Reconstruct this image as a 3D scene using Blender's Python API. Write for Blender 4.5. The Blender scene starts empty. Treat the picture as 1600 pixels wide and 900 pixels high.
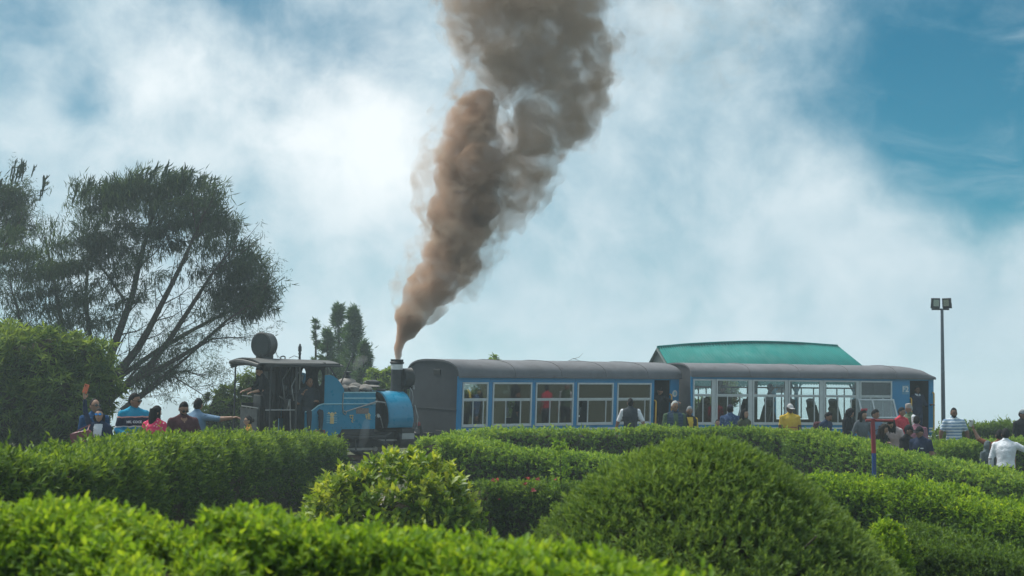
import bpy, bmesh, math, random
import numpy as np
from mathutils import Vector, Matrix, Euler

random.seed(11)
RNG = np.random.default_rng(11)
SC = bpy.context.scene
COL = SC.collection
R = math.radians

# ------------------------------------------------------------------ camera
FPX = 2520.0            # focal length in photograph pixels (1600 wide)
EYE = 1.62
PITCH = R(3.66)
cam_d = bpy.data.cameras.new("camera")
cam = bpy.data.objects.new("camera", cam_d)
COL.objects.link(cam)
cam.location = (0, 0, EYE)
cam.rotation_euler = (R(90) + PITCH, 0, 0)
cam_d.sensor_width = 36
cam_d.lens = FPX / 1600 * 36
cam_d.clip_start = 0.1
cam_d.clip_end = 9000
cam_d.dof.use_dof = True
cam_d.dof.focus_distance = 41.0
cam_d.dof.aperture_fstop = 4.5
SC.camera = cam

def P(px, py, D):
    """world point seen at photograph pixel (px, py), D metres in front of the camera"""
    u, v = (px - 800) / FPX, (450 - py) / FPX
    fy, fz = math.cos(PITCH), math.sin(PITCH)
    dy, dz = fy - v * fz, fz + v * fy
    return Vector((u * D / dy, D, EYE + dz / dy * D))

def DIR(px, py):
    return (P(px, py, 100.0) - Vector((0, 0, EYE))).normalized()

# ------------------------------------------------------------------ sky
SUN_EL, SUN_AZ = R(58), R(-52)      # azimuth clockwise from +Y
W = bpy.data.worlds.new("World")
SC.world = W
W.use_nodes = True
nt = W.node_tree
nt.nodes.clear()

class NG:
    """tiny node helper"""
    def __init__(s, tree): s.t = tree
    def n(s, typ, **kw):
        nd = s.t.nodes.new(typ)
        for k, v in kw.items():
            setattr(nd, k, v)
        return nd
    def link(s, a, b): s.t.links.new(a, b)
    def val(s, sock, v):
        if isinstance(v, bpy.types.NodeSocket): s.t.links.new(v, sock)
        else: sock.default_value = v
    def math(s, op, a, b=0.0, c=0.0, clamp=False):
        nd = s.n('ShaderNodeMath', operation=op, use_clamp=clamp)
        for i, v in enumerate((a, b, c)):
            s.val(nd.inputs[i], v)
        return nd.outputs[0]
    def mix(s, f, a, b, blend='MIX', clamp=False):
        nd = s.n('ShaderNodeMix', data_type='RGBA', blend_type=blend, clamp_result=clamp)
        s.val(nd.inputs[0], f); s.val(nd.inputs[6], a); s.val(nd.inputs[7], b)
        return nd.outputs[2]
    def noise(s, vec, scale, detail=4, rough=0.55, dist=0.0, lac=2.0):
        nd = s.n('ShaderNodeTexNoise')
        if vec is not None: s.link(vec, nd.inputs['Vector'])
        nd.inputs['Scale'].default_value = scale
        nd.inputs['Detail'].default_value = detail
        nd.inputs['Roughness'].default_value = rough
        nd.inputs['Lacunarity'].default_value = lac
        nd.inputs['Distortion'].default_value = dist
        return nd.outputs['Fac']
    def rng(s, v, a, b, c=0.0, d=1.0, smooth=True):
        nd = s.n('ShaderNodeMapRange', interpolation_type='SMOOTHSTEP' if smooth else 'LINEAR')
        s.val(nd.inputs[0], v)
        for i, q in enumerate((a, b, c, d)): s.val(nd.inputs[i + 1], q)
        return nd.outputs[0]

g = NG(nt)
tc = g.n('ShaderNodeTexCoord')
dirv = tc.outputs['Generated']
sky = g.n('ShaderNodeTexSky', sky_type='NISHITA', sun_disc=False)
sky.sun_elevation = SUN_EL
sky.sun_rotation = SUN_AZ
sky.altitude = 2200
sky.air_density = 1.0
sky.dust_density = 0.6
sky.ozone_density = 2.5
blue = g.mix(1.0, sky.outputs[0], (0.006, 0.47, 0.50, 1), 'MULTIPLY')

def lobe(px, py, rad_px):
    d = DIR(px, py)
    nd = g.n('ShaderNodeVectorMath', operation='DOT_PRODUCT')
    g.link(dirv, nd.inputs[0]); nd.inputs[1].default_value = d
    k = 1.0 / (rad_px / FPX) ** 2
    e = g.math('MULTIPLY', g.math('SUBTRACT', nd.outputs['Value'], 1.0), k * 2)
    return g.math('EXPONENT', e)

# cloud cover: broken stratus drawn with fractal noise over the sphere of directions
warp = g.n('ShaderNodeTexNoise'); g.link(dirv, warp.inputs['Vector'])
warp.inputs['Scale'].default_value = 9; warp.inputs['Detail'].default_value = 3
wv = g.n('ShaderNodeVectorMath', operation='MULTIPLY_ADD')
g.link(warp.outputs['Color'], wv.inputs[0]); wv.inputs[1].default_value = (0.05, 0.05, 0.05); g.link(dirv, wv.inputs[2])
cv = wv.outputs[0]
n_big = g.noise(cv, 7.0, 5, 0.52)
n_fine = g.noise(cv, 26.0, 8, 0.60)
n_ton = g.noise(cv, 12.0, 5, 0.5)
cover = g.math('ADD', g.math('MULTIPLY', g.math('SUBTRACT', n_big, 0.5), 1.0), 0.85)
cover = g.math('ADD', cover, g.math('MULTIPLY', g.math('SUBTRACT', n_fine, 0.5), 0.75))
for px, py, rd, am in ((1550, 200, 210, -0.62), (1420, 190, 170, -0.30), (1620, 40, 150, -0.5), (1590, 290, 70, -0.30), (1260, 165, 150, -0.30), (1350, -10, 140, -0.15), (1480, 230, 90, -0.2),
                       (1130, 260, 70, -0.12), (500, 45, 120, -0.35), (340, -10, 90, -0.40), (580, 60, 110, -0.30), (135, 165, 50, -0.42),
                       (40, 40, 70, -0.2), (1000, 370, 140, -0.05),
                       (560, 230, 130, 0.35), (240, 110, 130, 0.2), (1290, 270, 110, 0.2), (1450, 400, 200, 0.4), (800, 560, 700, 0.12)):
    cover = g.math('ADD', cover, g.math('MULTIPLY', lobe(px, py, rd), am))
cover = g.rng(cover, 0.10, 1.14, 0.0, 1.0)
st = g.n('ShaderNodeVectorMath', operation='MULTIPLY'); g.link(cv, st.inputs[0]); st.inputs[1].default_value = (1.0, 1.0, 2.6)
wisp_n = g.noise(st.outputs[0], 10.0, 8, 0.62, 0.6)
cover = g.math('MAXIMUM', cover, g.rng(wisp_n, 0.46, 0.78, 0.0, 0.42))      # thin torn veils in the open blue
tone = g.math('ADD', g.math('MULTIPLY', g.math('SUBTRACT', n_ton, 0.5), 0.9), 0.43)
tone = g.math('ADD', tone, g.math('MULTIPLY', g.math('SUBTRACT', n_fine, 0.5), 0.62))
for px, py, rd, am in ((580, 235, 125, 0.50), (500, 190, 150, 0.22), (240, 110, 100, 0.22), (1280, 260, 80, 0.12), (640, 300, 70, 0.15), (120, 250, 120, 0.10),
                       (1420, 90, 160, -0.35), (900, 400, 200, -0.12), (1060, 120, 90, -0.05)):
    tone = g.math('ADD', tone, g.math('MULTIPLY', lobe(px, py, rd), am))
tone = g.math('MAXIMUM', g.math('MINIMUM', tone, 1.0), 0.0)
CLOUD_LO, CLOUD_HI = (2.3, 4.1, 5.1, 1), (8.3, 8.8, 9.0, 1)
cloudc = g.mix(tone, CLOUD_LO, CLOUD_HI)
skyc = g.mix(cover, blue, cloudc)
bg = g.n('ShaderNodeBackground')
g.link(skyc, bg.inputs[0])
bg.inputs[1].default_value = 0.05
wo = g.n('ShaderNodeOutputWorld')
g.link(bg.outputs[0], wo.inputs[0])

# ------------------------------------------------------------------ sun behind thin cloud
sun_d = bpy.data.lights.new("sun", 'SUN')
sun_d.energy = 2.4
sun_d.angle = R(28)
sun_d.color = (1.0, 0.96, 0.88)
sun = bpy.data.objects.new("sun", sun_d)
COL.objects.link(sun)
sdir = Vector((math.sin(SUN_AZ) * math.cos(SUN_EL), math.cos(SUN_AZ) * math.cos(SUN_EL), math.sin(SUN_EL)))
sun.rotation_euler = sdir.to_track_quat('Z', 'Y').to_euler()

# ------------------------------------------------------------------ exposure and render settings
vs = SC.view_settings
vs.view_transform = 'Standard'
vs.look = 'None'
vs.exposure = 1.22
vs.gamma = 1.0
vs.use_curve_mapping = False
SC.render.engine = 'CYCLES'
cy = SC.cycles
cy.use_denoising = True
cy.use_adaptive_sampling = True
cy.adaptive_threshold = 0.02
cy.max_bounces = 6
cy.diffuse_bounces = 3
cy.glossy_bounces = 2
cy.transmission_bounces = 4
cy.transparent_max_bounces = 24
cy.volume_bounces = 1
cy.caustics_reflective = False
cy.caustics_refractive = False
cy.volume_step_rate = 0.2
cy.volume_max_steps = 160

# ================================================================== helpers
def tag(o, label=None, cat=None, group=None, kind=None):
    if label: o['label'] = label
    if cat: o['category'] = cat
    if group: o['group'] = group
    if kind: o['kind'] = kind
    return o

def empty(name, loc=(0, 0, 0), rot=(0, 0, 0), label=None, cat=None, group=None):
    o = bpy.data.objects.new(name, None)
    o.empty_display_size = 0.2
    COL.objects.link(o)
    o.location = loc
    o.rotation_euler = rot
    return tag(o, label, cat, group)

def link_mesh(name, me, parent=None):
    o = bpy.data.objects.new(name, me)
    COL.objects.link(o)
    if parent is not None: o.parent = parent
    return o

class MB:
    """collects simple solids into one mesh"""
    def __init__(s):
        s.v, s.f, s.m = [], [], []
    def add(s, verts, faces, mi=0):
        b = len(s.v)
        s.v.extend([tuple(v) for v in verts])
        s.f.extend([tuple(b + i for i in f) for f in faces])
        s.m.extend([mi] * len(faces))
        return s
    def bx(s, x0, x1, y0, y1, z0, z1, mi=0, M=None):
        v = [Vector((x, y, z)) for x in (x0, x1) for y in (y0, y1) for z in (z0, z1)]
        if M is not None: v = [M @ q for q in v]
        return s.add(v, [(0, 1, 3, 2), (4, 6, 7, 5), (0, 4, 5, 1), (2, 3, 7, 6), (0, 2, 6, 4), (1, 5, 7, 3)], mi)
    def tube(s, pts, r, n=8, mi=0, caps=True):
        pts = [Vector(p) for p in pts]
        k = len(pts)
        rs = r if isinstance(r, (list, tuple)) else [r] * k
        vs_, fs = [], []
        prev = None
        for i, p in enumerate(pts):
            t = (pts[min(i + 1, k - 1)] - pts[max(i - 1, 0)])
            t = t.normalized() if t.length > 1e-9 else Vector((0, 0, 1))
            if prev is None:
                a = Vector((0, 0, 1)) if abs(t.z) < 0.9 else Vector((1, 0, 0))
                u = t.cross(a).normalized()
            else:
                u = (prev - t * prev.dot(t)).normalized()
            prev = u
            w = t.cross(u)
            for j in range(n):
                an = 2 * math.pi * j / n
                vs_.append(p + (u * math.cos(an) + w * math.sin(an)) * rs[i])
        for i in range(k - 1):
            for j in range(n):
                a, b = i * n + j, i * n + (j + 1) % n
                fs.append((a, b, b + n, a + n))
        if caps:
            fs.append(tuple(range(n - 1, -1, -1)))
            fs.append(tuple(range((k - 1) * n, k * n)))
        return s.add(vs_, fs, mi)
    def lathe(s, prof, o=(0, 0, 0), axis=(0, 0, 1), n=20, mi=0):
        """prof: (radius, distance along axis); ends are capped"""
        ax = Vector(axis).normalized(); o = Vector(o)
        a = Vector((0, 0, 1)) if abs(ax.z) < 0.9 else Vector((1, 0, 0))
        u = ax.cross(a).normalized(); w = ax.cross(u)
        vs_, fs = [], []
        for r, t in prof:
            for j in range(n):
                an = 2 * math.pi * j / n
                vs_.append(o + ax * t + (u * math.cos(an) + w * math.sin(an)) * max(r, 1e-4))
        for i in range(len(prof) - 1):
            for j in range(n):
                p, q = i * n + j, i * n + (j + 1) % n
                fs.append((p, q, q + n, p + n))
        fs.append(tuple(range(n - 1, -1, -1)))
        fs.append(tuple(range((len(prof) - 1) * n, len(prof) * n)))
        return s.add(vs_, fs, mi)
    def prism(s, poly, y0, y1, mi=0):
        """polygon in the x-z plane pushed from y0 to y1"""
        n = len(poly)
        vs_ = [(x, y0, z) for x, z in poly] + [(x, y1, z) for x, z in poly]
        fs = [tuple(range(n)), tuple(range(2 * n - 1, n - 1, -1))]
        fs += [(i, i + n, (i + 1) % n + n, (i + 1) % n) for i in range(n)]
        return s.add(vs_, fs, mi)
    def ell(s, c, r, nu=14, nv=9, mi=0, fn=None, M=None):
        c = Vector(c)
        vs_, fs = [], []
        for i in range(nv + 1):
            th = math.pi * i / nv
            for j in range(nu):
                ph = 2 * math.pi * j / nu
                d = Vector((math.sin(th) * math.cos(ph), math.sin(th) * math.sin(ph), math.cos(th)))
                q = Vector((d.x * r[0], d.y * r[1], d.z * r[2]))
                if fn: q = fn(d, q)
                q = c + q
                vs_.append(M @ q if M is not None else q)
        for i in range(nv):
            for j in range(nu):
                a, b = i * nu + j, i * nu + (j + 1) % nu
                fs.append((a, a + nu, b + nu, b))
        return s.add(vs_, fs, mi)
    def mesh(s, name, mats, smooth=True, angle=38):
        me = bpy.data.meshes.new(name)
        me.from_pydata(s.v, [], s.f)
        for m in mats: me.materials.append(m)
        me.polygons.foreach_set('material_index', s.m)
        bm = bmesh.new(); bm.from_mesh(me)
        bmesh.ops.recalc_face_normals(bm, faces=bm.faces)
        bm.to_mesh(me); bm.free()
        if smooth:
            me.polygons.foreach_set('use_smooth', [True] * len(me.polygons))
            me.set_sharp_from_angle(angle=R(angle))
        me.update()
        return me
    def build(s, name, mats, parent=None, smooth=True, bevel=0.0, angle=38):
        if not isinstance(mats, (list, tuple)): mats = [mats]
        o = link_mesh(name, s.mesh(name, mats, smooth, angle), parent)
        if bevel:
            b = o.modifiers.new('bevel', 'BEVEL'); b.width = bevel; b.segments = 2; b.limit_method = 'ANGLE'
        return o

def text_mesh(txt, size, depth=0.004, bold=0.0):
    c = bpy.data.curves.new('txt', 'FONT')
    c.body = txt; c.size = size; c.extrude = depth; c.align_x = 'CENTER'; c.align_y = 'CENTER'; c.offset = bold
    c.resolution_u = 3
    o = bpy.data.objects.new('txt', c); COL.objects.link(o)
    dg = bpy.context.evaluated_depsgraph_get()
    me = bpy.data.meshes.new_from_object(o.evaluated_get(dg))
    bpy.data.objects.remove(o)
    return me

# ------------------------------------------------------------------ materials
MATS = {}
def mat(name, col, rough=0.6, metal=0.0, var=0.12, scale=6.0, bump=0.0, bscale=40.0, col2=None, mixlo=0.55, mixhi=0.72, spec=0.5, coat=0.0, bdist=0.02):
    """principled paint or cloth with fractal colour variation, optional second colour in worn patches, fine relief"""
    if name in MATS: return MATS[name]
    m = bpy.data.materials.new(name); m.use_nodes = True
    t = m.node_tree; t.nodes.clear(); q = NG(t)
    co = q.n('ShaderNodeTexCoord').outputs['Object']
    out = q.n('ShaderNodeOutputMaterial'); b = q.n('ShaderNodeBsdfPrincipled')
    q.link(b.outputs[0], out.inputs[0])
    c = (col[0], col[1], col[2], 1)
    n1 = q.noise(co, scale, 6, 0.6)
    f = q.rng(n1, 0.3, 0.7, 1 - var, 1 + var, False)
    vm = q.n('ShaderNodeVectorMath', operation='SCALE'); vm.inputs[0].default_value = c[:3]; q.link(f, vm.inputs['Scale'])
    res = vm.outputs[0]
    if col2 is not None:
        n2 = q.noise(co, scale * 2.3, 8, 0.65, 0.4)
        res = q.mix(q.rng(n2, mixlo, mixhi), res, (*col2, 1))
    q.link(res, b.inputs['Base Color'])
    rr = q.rng(q.noise(co, scale * 1.7, 5), 0.3, 0.7, max(rough - 0.1, 0.03), min(rough + 0.1, 1), False)
    q.link(rr, b.inputs['Roughness'])
    b.inputs['Metallic'].default_value = metal
    b.inputs['Specular IOR Level'].default_value = spec
    b.inputs['Coat Weight'].default_value = coat
    if bump:
        bn = q.n('ShaderNodeBump'); bn.inputs['Strength'].default_value = bump; bn.inputs['Distance'].default_value = bdist
        q.link(q.noise(co, bscale, 5, 0.6), bn.inputs['Height'])
        q.link(bn.outputs[0], b.inputs['Normal'])
    MATS[name] = m
    return m

def leaf_mat(name, ramp, trans=0.35, rough=0.55, spec=0.2):
    """leaf: colour by the leaf's own tint (old leaf to new shoot), light passing through the blade"""
    if name in MATS: return MATS[name]
    m = bpy.data.materials.new(name); m.use_nodes = True
    t = m.node_tree; t.nodes.clear(); q = NG(t)
    out = q.n('ShaderNodeOutputMaterial')
    at = q.n('ShaderNodeAttribute', attribute_name='tint')
    cr = q.n('ShaderNodeValToRGB')
    el = cr.color_ramp.elements
    while len(el) < len(ramp): el.new(0.5)
    for e, (p, c) in zip(el, ramp):
        e.position = p; e.color = (*c, 1)
    q.link(at.outputs['Fac'], cr.inputs[0])
    b = q.n('ShaderNodeBsdfPrincipled')
    q.link(cr.outputs[0], b.inputs['Base Color'])
    b.inputs['Roughness'].default_value = rough
    b.inputs['Specular IOR Level'].default_value = spec
    tr = q.n('ShaderNodeBsdfTranslucent')
    q.link(q.mix(1.0, cr.outputs[0], (1.25, 1.15, 0.55, 1), 'MULTIPLY'), tr.inputs[0])
    mx = q.n('ShaderNodeMixShader'); mx.inputs[0].default_value = trans + 0.08
    q.link(b.outputs[0], mx.inputs[1]); q.link(tr.outputs[0], mx.inputs[2])
    q.link(mx.outputs[0], out.inputs[0])
    MATS[name] = m
    return m

def glass_mat(name, tint=(0.8, 0.86, 0.86), refl=1.0, rough=0.02):
    if name in MATS: return MATS[name]
    m = bpy.data.materials.new(name); m.use_nodes = True
    t = m.node_tree; t.nodes.clear(); q = NG(t)
    out = q.n('ShaderNodeOutputMaterial')
    tr = q.n('ShaderNodeBsdfTransparent'); tr.inputs[0].default_value = (*tint, 1)
    gl = q.n('ShaderNodeBsdfGlossy'); gl.inputs['Roughness'].default_value = rough
    fr = q.n('ShaderNodeFresnel'); fr.inputs[0].default_value = 1.5
    mx = q.n('ShaderNodeMixShader')
    q.link(q.math('MULTIPLY', fr.outputs[0], refl, clamp=True), mx.inputs[0])
    q.link(tr.outputs[0], mx.inputs[1]); q.link(gl.outputs[0], mx.inputs[2])
    q.link(mx.outputs[0], out.inputs[0])
    MATS[name] = m
    return m

# ------------------------------------------------------------------ leaves in bulk (numpy)
def unit(a):
    return a / np.maximum(np.linalg.norm(a, axis=-1, keepdims=True), 1e-9)

def rnd_dir(n):
    return unit(RNG.normal(size=(n, 3)))

def leaf_arrays(pos, d, up, ln, wd, fold=0.25, droop=0.12, fine=False):
    """one blade per row; returns verts (N,k,3) and the face pattern"""
    d = unit(d)
    side = unit(np.cross(d, up))
    nrm = np.cross(side, d)
    L = ln[:, None]; Wd = wd[:, None] * 0.5
    if not fine:
        v = np.stack([pos,
                      pos + d * L * 0.42 - side * Wd + nrm * Wd * fold * 2,
                      pos + d * L - nrm * L * droop,
                      pos + d * L * 0.42 + side * Wd + nrm * Wd * fold * 2], 1)
        tris = np.array([[0, 1, 2], [0, 2, 3]])
    else:
        m1 = pos + d * L * 0.33 + nrm * L * 0.03
        m2 = pos + d * L * 0.70 - nrm * L * droop * 0.3
        v = np.stack([pos,
                      m1 - side * Wd + nrm * Wd * fold * 1.6, m1, m1 + side * Wd + nrm * Wd * fold * 1.6,
                      m2 - side * Wd * 0.72 + nrm * Wd * fold, m2, m2 + side * Wd * 0.72 + nrm * Wd * fold,
                      pos + d * L - nrm * L * droop], 1)
        tris = np.array([[0, 1, 2], [0, 2, 3], [1, 4, 5], [1, 5, 2], [2, 5, 6], [2, 6, 3], [4, 7, 5], [5, 7, 6]])
    return v, tris

def tri_mesh(name, v, tris, tint, mats):
    """v (N,k,3) blades that share a face pattern"""
    N, k, _ = v.shape
    T = len(tris)
    me = bpy.data.meshes.new(name)
    me.vertices.add(N * k)
    me.vertices.foreach_set('co', v.reshape(-1).astype(np.float32))
    idx = (tris[None] + (np.arange(N) * k)[:, None, None]).reshape(-1).astype(np.int32)
    me.loops.add(len(idx)); me.loops.foreach_set('vertex_index', idx)
    me.polygons.add(N * T)
    me.polygons.foreach_set('loop_start', np.arange(0, N * T * 3, 3, dtype=np.int32))
    me.polygons.foreach_set('use_smooth', np.ones(N * T, dtype=bool))
    a = me.attributes.new('tint', 'FLOAT', 'POINT')
    a.data.foreach_set('value', np.repeat(np.clip(tint, 0, 1), k).astype(np.float32))
    for m in mats: me.materials.append(m)
    me.update(calc_edges=True)
    return me

def leaves(name, parent, L, m, fine=False, kind=None, fold=0.25, droop=0.12):
    """L: dict of pos, dir, up, len, wid, tint"""
    v, tr = leaf_arrays(L['pos'], L['dir'], L['up'], L['len'], L['wid'], fold, droop, fine)
    o = link_mesh(name, tri_mesh(name, v, tr, L['tint'], [m]), parent)
    if kind: o['kind'] = kind
    return o

def cat_leaves(ls):
    return {k: np.concatenate([l[k] for l in ls]) for k in ls[0]}

def sub_leaves(L, idx):
    return {k: a[idx] for k, a in L.items()}

def shoots(p, n, per, slen, llen, lwid, up_bias=0.6, spread=0.85, tint0=None, jit=0.45):
    """leafy shoots: p base points, n outward normals; per blades round each shoot"""
    N = len(p)
    ax = unit(n * 0.7 + np.array([0, 0, up_bias]) + RNG.normal(size=(N, 3)) * jit)
    slen = slen * RNG.uniform(0.55, 1.35, N)
    a = np.where(np.abs(ax[:, 2:3]) < 0.9, np.array([[0, 0, 1.0]]), np.array([[1.0, 0, 0]]))
    u = unit(np.cross(ax, a)); w = np.cross(ax, u)
    out = []
    ph0 = RNG.uniform(0, 6.28, N)
    for k in range(per):
        t = (k + 0.6) / per
        ph = ph0 + k * 2.4 + RNG.normal(size=N) * 0.3
        rad = u * np.cos(ph)[:, None] + w * np.sin(ph)[:, None]
        sp = spread * (1.15 - 0.75 * t)
        d = unit(ax * (1.0 - 0.45 * sp) + rad * sp + RNG.normal(size=(N, 3)) * 0.12)
        sz = RNG.uniform(0.7, 1.25, N) * (1.05 - 0.35 * abs(t - 0.5))
        ti = (tint0 if tint0 is not None else RNG.uniform(0.2, 0.8, N)) + (t - 0.5) * 0.22 + RNG.normal(size=N) * 0.07
        out.append(dict(pos=p + ax * (slen * t)[:, None], dir=d, up=ax + rad * -0.2 + RNG.normal(size=(N, 3)) * 0.15,
                        len=llen * sz, wid=lwid * sz, tint=ti))
    return cat_leaves(out)

def wob(p, s=1.0, seed=0.0):
    """cheap smooth pseudo-noise in -1..1"""
    x, y, z = p[..., 0] * s + seed, p[..., 1] * s + seed * 1.7, p[..., 2] * s - seed
    return (np.sin(x * 1.7 + np.sin(y * 1.3 + z)) + np.sin(y * 2.1 + np.sin(z * 1.9 + x * 0.7)) + np.sin(z * 2.3 + np.sin(x * 1.1 - y)) ) / 3.0

def blob_grid(name, parent, m, fn, nu, nv, close_v=False):
    """closed lumpy solid from a (u,v) -> point function, u wraps"""
    vs_ = [fn(i / nu, j / nv) for j in range(nv + 1) for i in range(nu)]
    fs = []
    for j in range(nv):
        for i in range(nu):
            a, b = j * nu + i, j * nu + (i + 1) % nu
            fs.append((a, b, b + nu, a + nu))
    fs.append(tuple(range(nu - 1, -1, -1))); fs.append(tuple(range(nv * nu, (nv + 1) * nu)))
    mb = MB(); mb.add(vs_, fs)
    return mb.build(name, m, parent)

# ================================================================== ground
GC = np.array([  # x, y, z: a garden terrace that dips towards the right and the railway
    (0, 0, 0.0), (-4, 0, 0.05), (4, 0, 0.0), (0, -8, 0.0), (-12, 4, 0.2), (12, 4, -0.3), (-3, 6, 0.12), (0.5, 4.6, 0.05), (2, 9, 0.0), (5, 11, -0.35),
    (-6, 12, 0.15), (-3, 13, 0.1), (-9, 20, 0.0), (-3.2, 22, -0.2), (-9, 30, -0.2), (-3.0, 30, -0.3), (-1.5, 17, -0.25), (0, 22, -0.45), (0.5, 30, -0.6),
    (6, 20, -0.7), (9, 20, -0.8), (7, 28, -0.8), (10, 27, -0.9), (10.5, 33, -0.85), (8.5, 35.5, -0.75), (13, 34, -0.9), (14, 28, -0.95),
    (3.8, 37, -0.35), (6.5, 40, -0.42), (9, 40, -0.5), (11, 40, -0.5), (1, 36, -0.4), (-1.2, 37.5, -0.3), (-6.5, 36, -0.2), (-10, 34, -0.2),
    (-9, 38.5, -0.16), (-5, 40.5, -0.14), (-2, 42.4, -0.14), (1, 44.9, -0.16), (4.5, 47.3, -0.18), (8.5, 48.6, -0.2), (12.5, 49.8, -0.22), (17, 51, -0.3),
    (-12, 46, -0.2), (-6, 50, -0.3), (0, 54, -0.3), (8, 56, -0.3), (14, 58, -0.4), (16, 42, -0.5), (22, 40, -0.8), (-18, 40, -0.3), (-20, 20, 0.0), (20, 20, -1.0)])

def ground_z(x, y):
    x = np.asarray(x, float); y = np.asarray(y, float)
    d2 = (x[..., None] - GC[:, 0]) ** 2 + (y[..., None] - GC[:, 1]) ** 2 + 0.6
    w = d2 ** -1.6
    z = (w * GC[:, 2]).sum(-1) / w.sum(-1)
    r = np.sqrt((x * 0.9) ** 2 + (y - 28) ** 2)
    fall = np.clip(r - 46, 0, None)
    drop = -48 * (1 - np.exp(-fall / 70.0))
    ridge = 34 * np.exp(-((y - 1130 + 0.2 * (x + 250)) / 130) ** 2) / (1 + np.exp((x + 188) / 25.0)) * (0.86 + 0.08 * np.sin(x * 0.05) + 0.06 * np.sin(x * 0.12 + 1))
    return z * np.exp(-fall / 40.0) + drop + ridge

def gz(x, y): return float(ground_z(np.array(x), np.array(y)))

def axis_steps(lo, hi, dense_lo, dense_hi, step, grow=1.22):
    a = list(np.arange(dense_lo, dense_hi + 1e-6, step))
    s, x = step, dense_hi
    while x < hi: s *= grow; x += s; a.append(min(x, hi))
    s, x = step, dense_lo
    while x > lo: s *= grow; x -= s; a.insert(0, max(x, lo))
    return np.array(a)

M_soil = mat('soil_and_moss', (0.055, 0.062, 0.030), 0.95, var=0.35, scale=3.0, bump=0.6, bscale=22, col2=(0.09, 0.07, 0.05), spec=0.2)
M_path = mat('worn_path', (0.19, 0.17, 0.15), 0.9, var=0.2, scale=2.5, bump=0.3, bscale=60, col2=(0.12, 0.12, 0.09), spec=0.25)
gx = axis_steps(-3500, 3500, -22, 24, 0.7); gy = axis_steps(-400, 4200, -6, 66, 0.7)
XX, YY = np.meshgrid(gx, gy)
ZZ = ground_z(XX, YY)
nx_, ny_ = len(gx), len(gy)
vv = np.stack([XX, YY, ZZ], -1).reshape(-1, 3)
ii = np.arange(nx_ * ny_).reshape(ny_, nx_)
ff = np.stack([ii[:-1, :-1], ii[:-1, 1:], ii[1:, 1:], ii[1:, :-1]], -1).reshape(-1, 4)
me = bpy.data.meshes.new('ground'); me.from_pydata(vv.tolist(), [], ff.tolist()); me.materials.append(M_soil)
me.polygons.foreach_set('use_smooth', [True] * len(me.polygons))
tag(link_mesh('ground', me), kind='structure')

def ribbon(name, pts, width, m, lift=0.02, n=60):
    """strip laid on the ground along a smoothed line"""
    q = spline(pts, n)
    vs_, fs = [], []
    for i, p in enumerate(q):
        t = (q[min(i + 1, len(q) - 1)] - q[max(i - 1, 0)]).normalized()
        s = Vector((-t.y, t.x, 0))
        for k in range(5):
            a = (k / 4 - 0.5) * width
            x, y = p.x + s.x * a, p.y + s.y * a
            vs_.append((x, y, gz(x, y) + lift))
    for i in range(len(q) - 1):
        for k in range(4):
            a = i * 5 + k
            fs.append((a, a + 1, a + 6, a + 5))
    mb = MB(); mb.add(vs_, fs)
    return tag(mb.build(name, m), kind='structure')

def spline(pts, n):
    """Catmull-Rom through the points (any dimension up to 4), n samples"""
    A = np.array(pts, float)
    A = np.vstack([2 * A[0] - A[1], A, 2 * A[-1] - A[-2]])
    k = len(pts) - 1
    out = []
    for s in np.linspace(0, k - 1e-6, n):
        i = int(s); t = s - i
        p0, p1, p2, p3 = A[i], A[i + 1], A[i + 2], A[i + 3]
        q = 0.5 * (2 * p1 + (p2 - p0) * t + (2 * p0 - 5 * p1 + 4 * p2 - p3) * t * t + (3 * p1 - p0 - 3 * p2 + p3) * t ** 3)
        out.append(Vector(q.tolist()))
    return out

ribbon('path', [(-2.2, 14, 0), (-2.4, 22, 0), (-1.8, 29, 0), (1.2, 35.6, 0), (5, 39.2, 0), (9.5, 38.5, 0), (13, 35.5, 0), (17, 33, 0)], 1.5, M_path, 0.03)
ribbon('station_path', [(-14, 35, 0), (-8, 36.2, 0), (-3, 38.6, 0), (2, 42.3, 0), (6, 44.4, 0), (12, 45.6, 0), (18, 47, 0)], 1.8, M_path, 0.03)

# ------------------------------------------------------------------ railway track
M_rail = mat('rusty_rail', (0.16, 0.085, 0.06), 0.6, 0.5, var=0.25, scale=12, col2=(0.25, 0.22, 0.2))
M_sleeper = mat('sleeper_timber', (0.085, 0.065, 0.05), 0.9, var=0.3, scale=9, bump=0.4)
M_ballast = mat('ballast', (0.13, 0.12, 0.115), 0.95, var=0.4, scale=14, bump=1.0, bscale=30, col2=(0.08, 0.07, 0.06))
TRK = [(-15.5, 36.2), (-11.0, 37.6), (-6.9, 39.4), (-4.85, 40.6), (-2.55, 42.0), (1.0, 44.95), (3.9, 47.2), (8.5, 48.75), (12.4, 50.0), (18, 51.4), (24, 52.2)]
tq = spline([(x, y, 0) for x, y in TRK], 140)
track = empty('railway_track', (0, 0, 0), label='rusty narrow gauge railway track under the train', cat='railway track')
def offs(q, i, a, z):
    t = (q[min(i + 1, len(q) - 1)] - q[max(i - 1, 0)]).normalized()
    return Vector((q[i].x - t.y * a, q[i].y + t.x * a, z))
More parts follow.
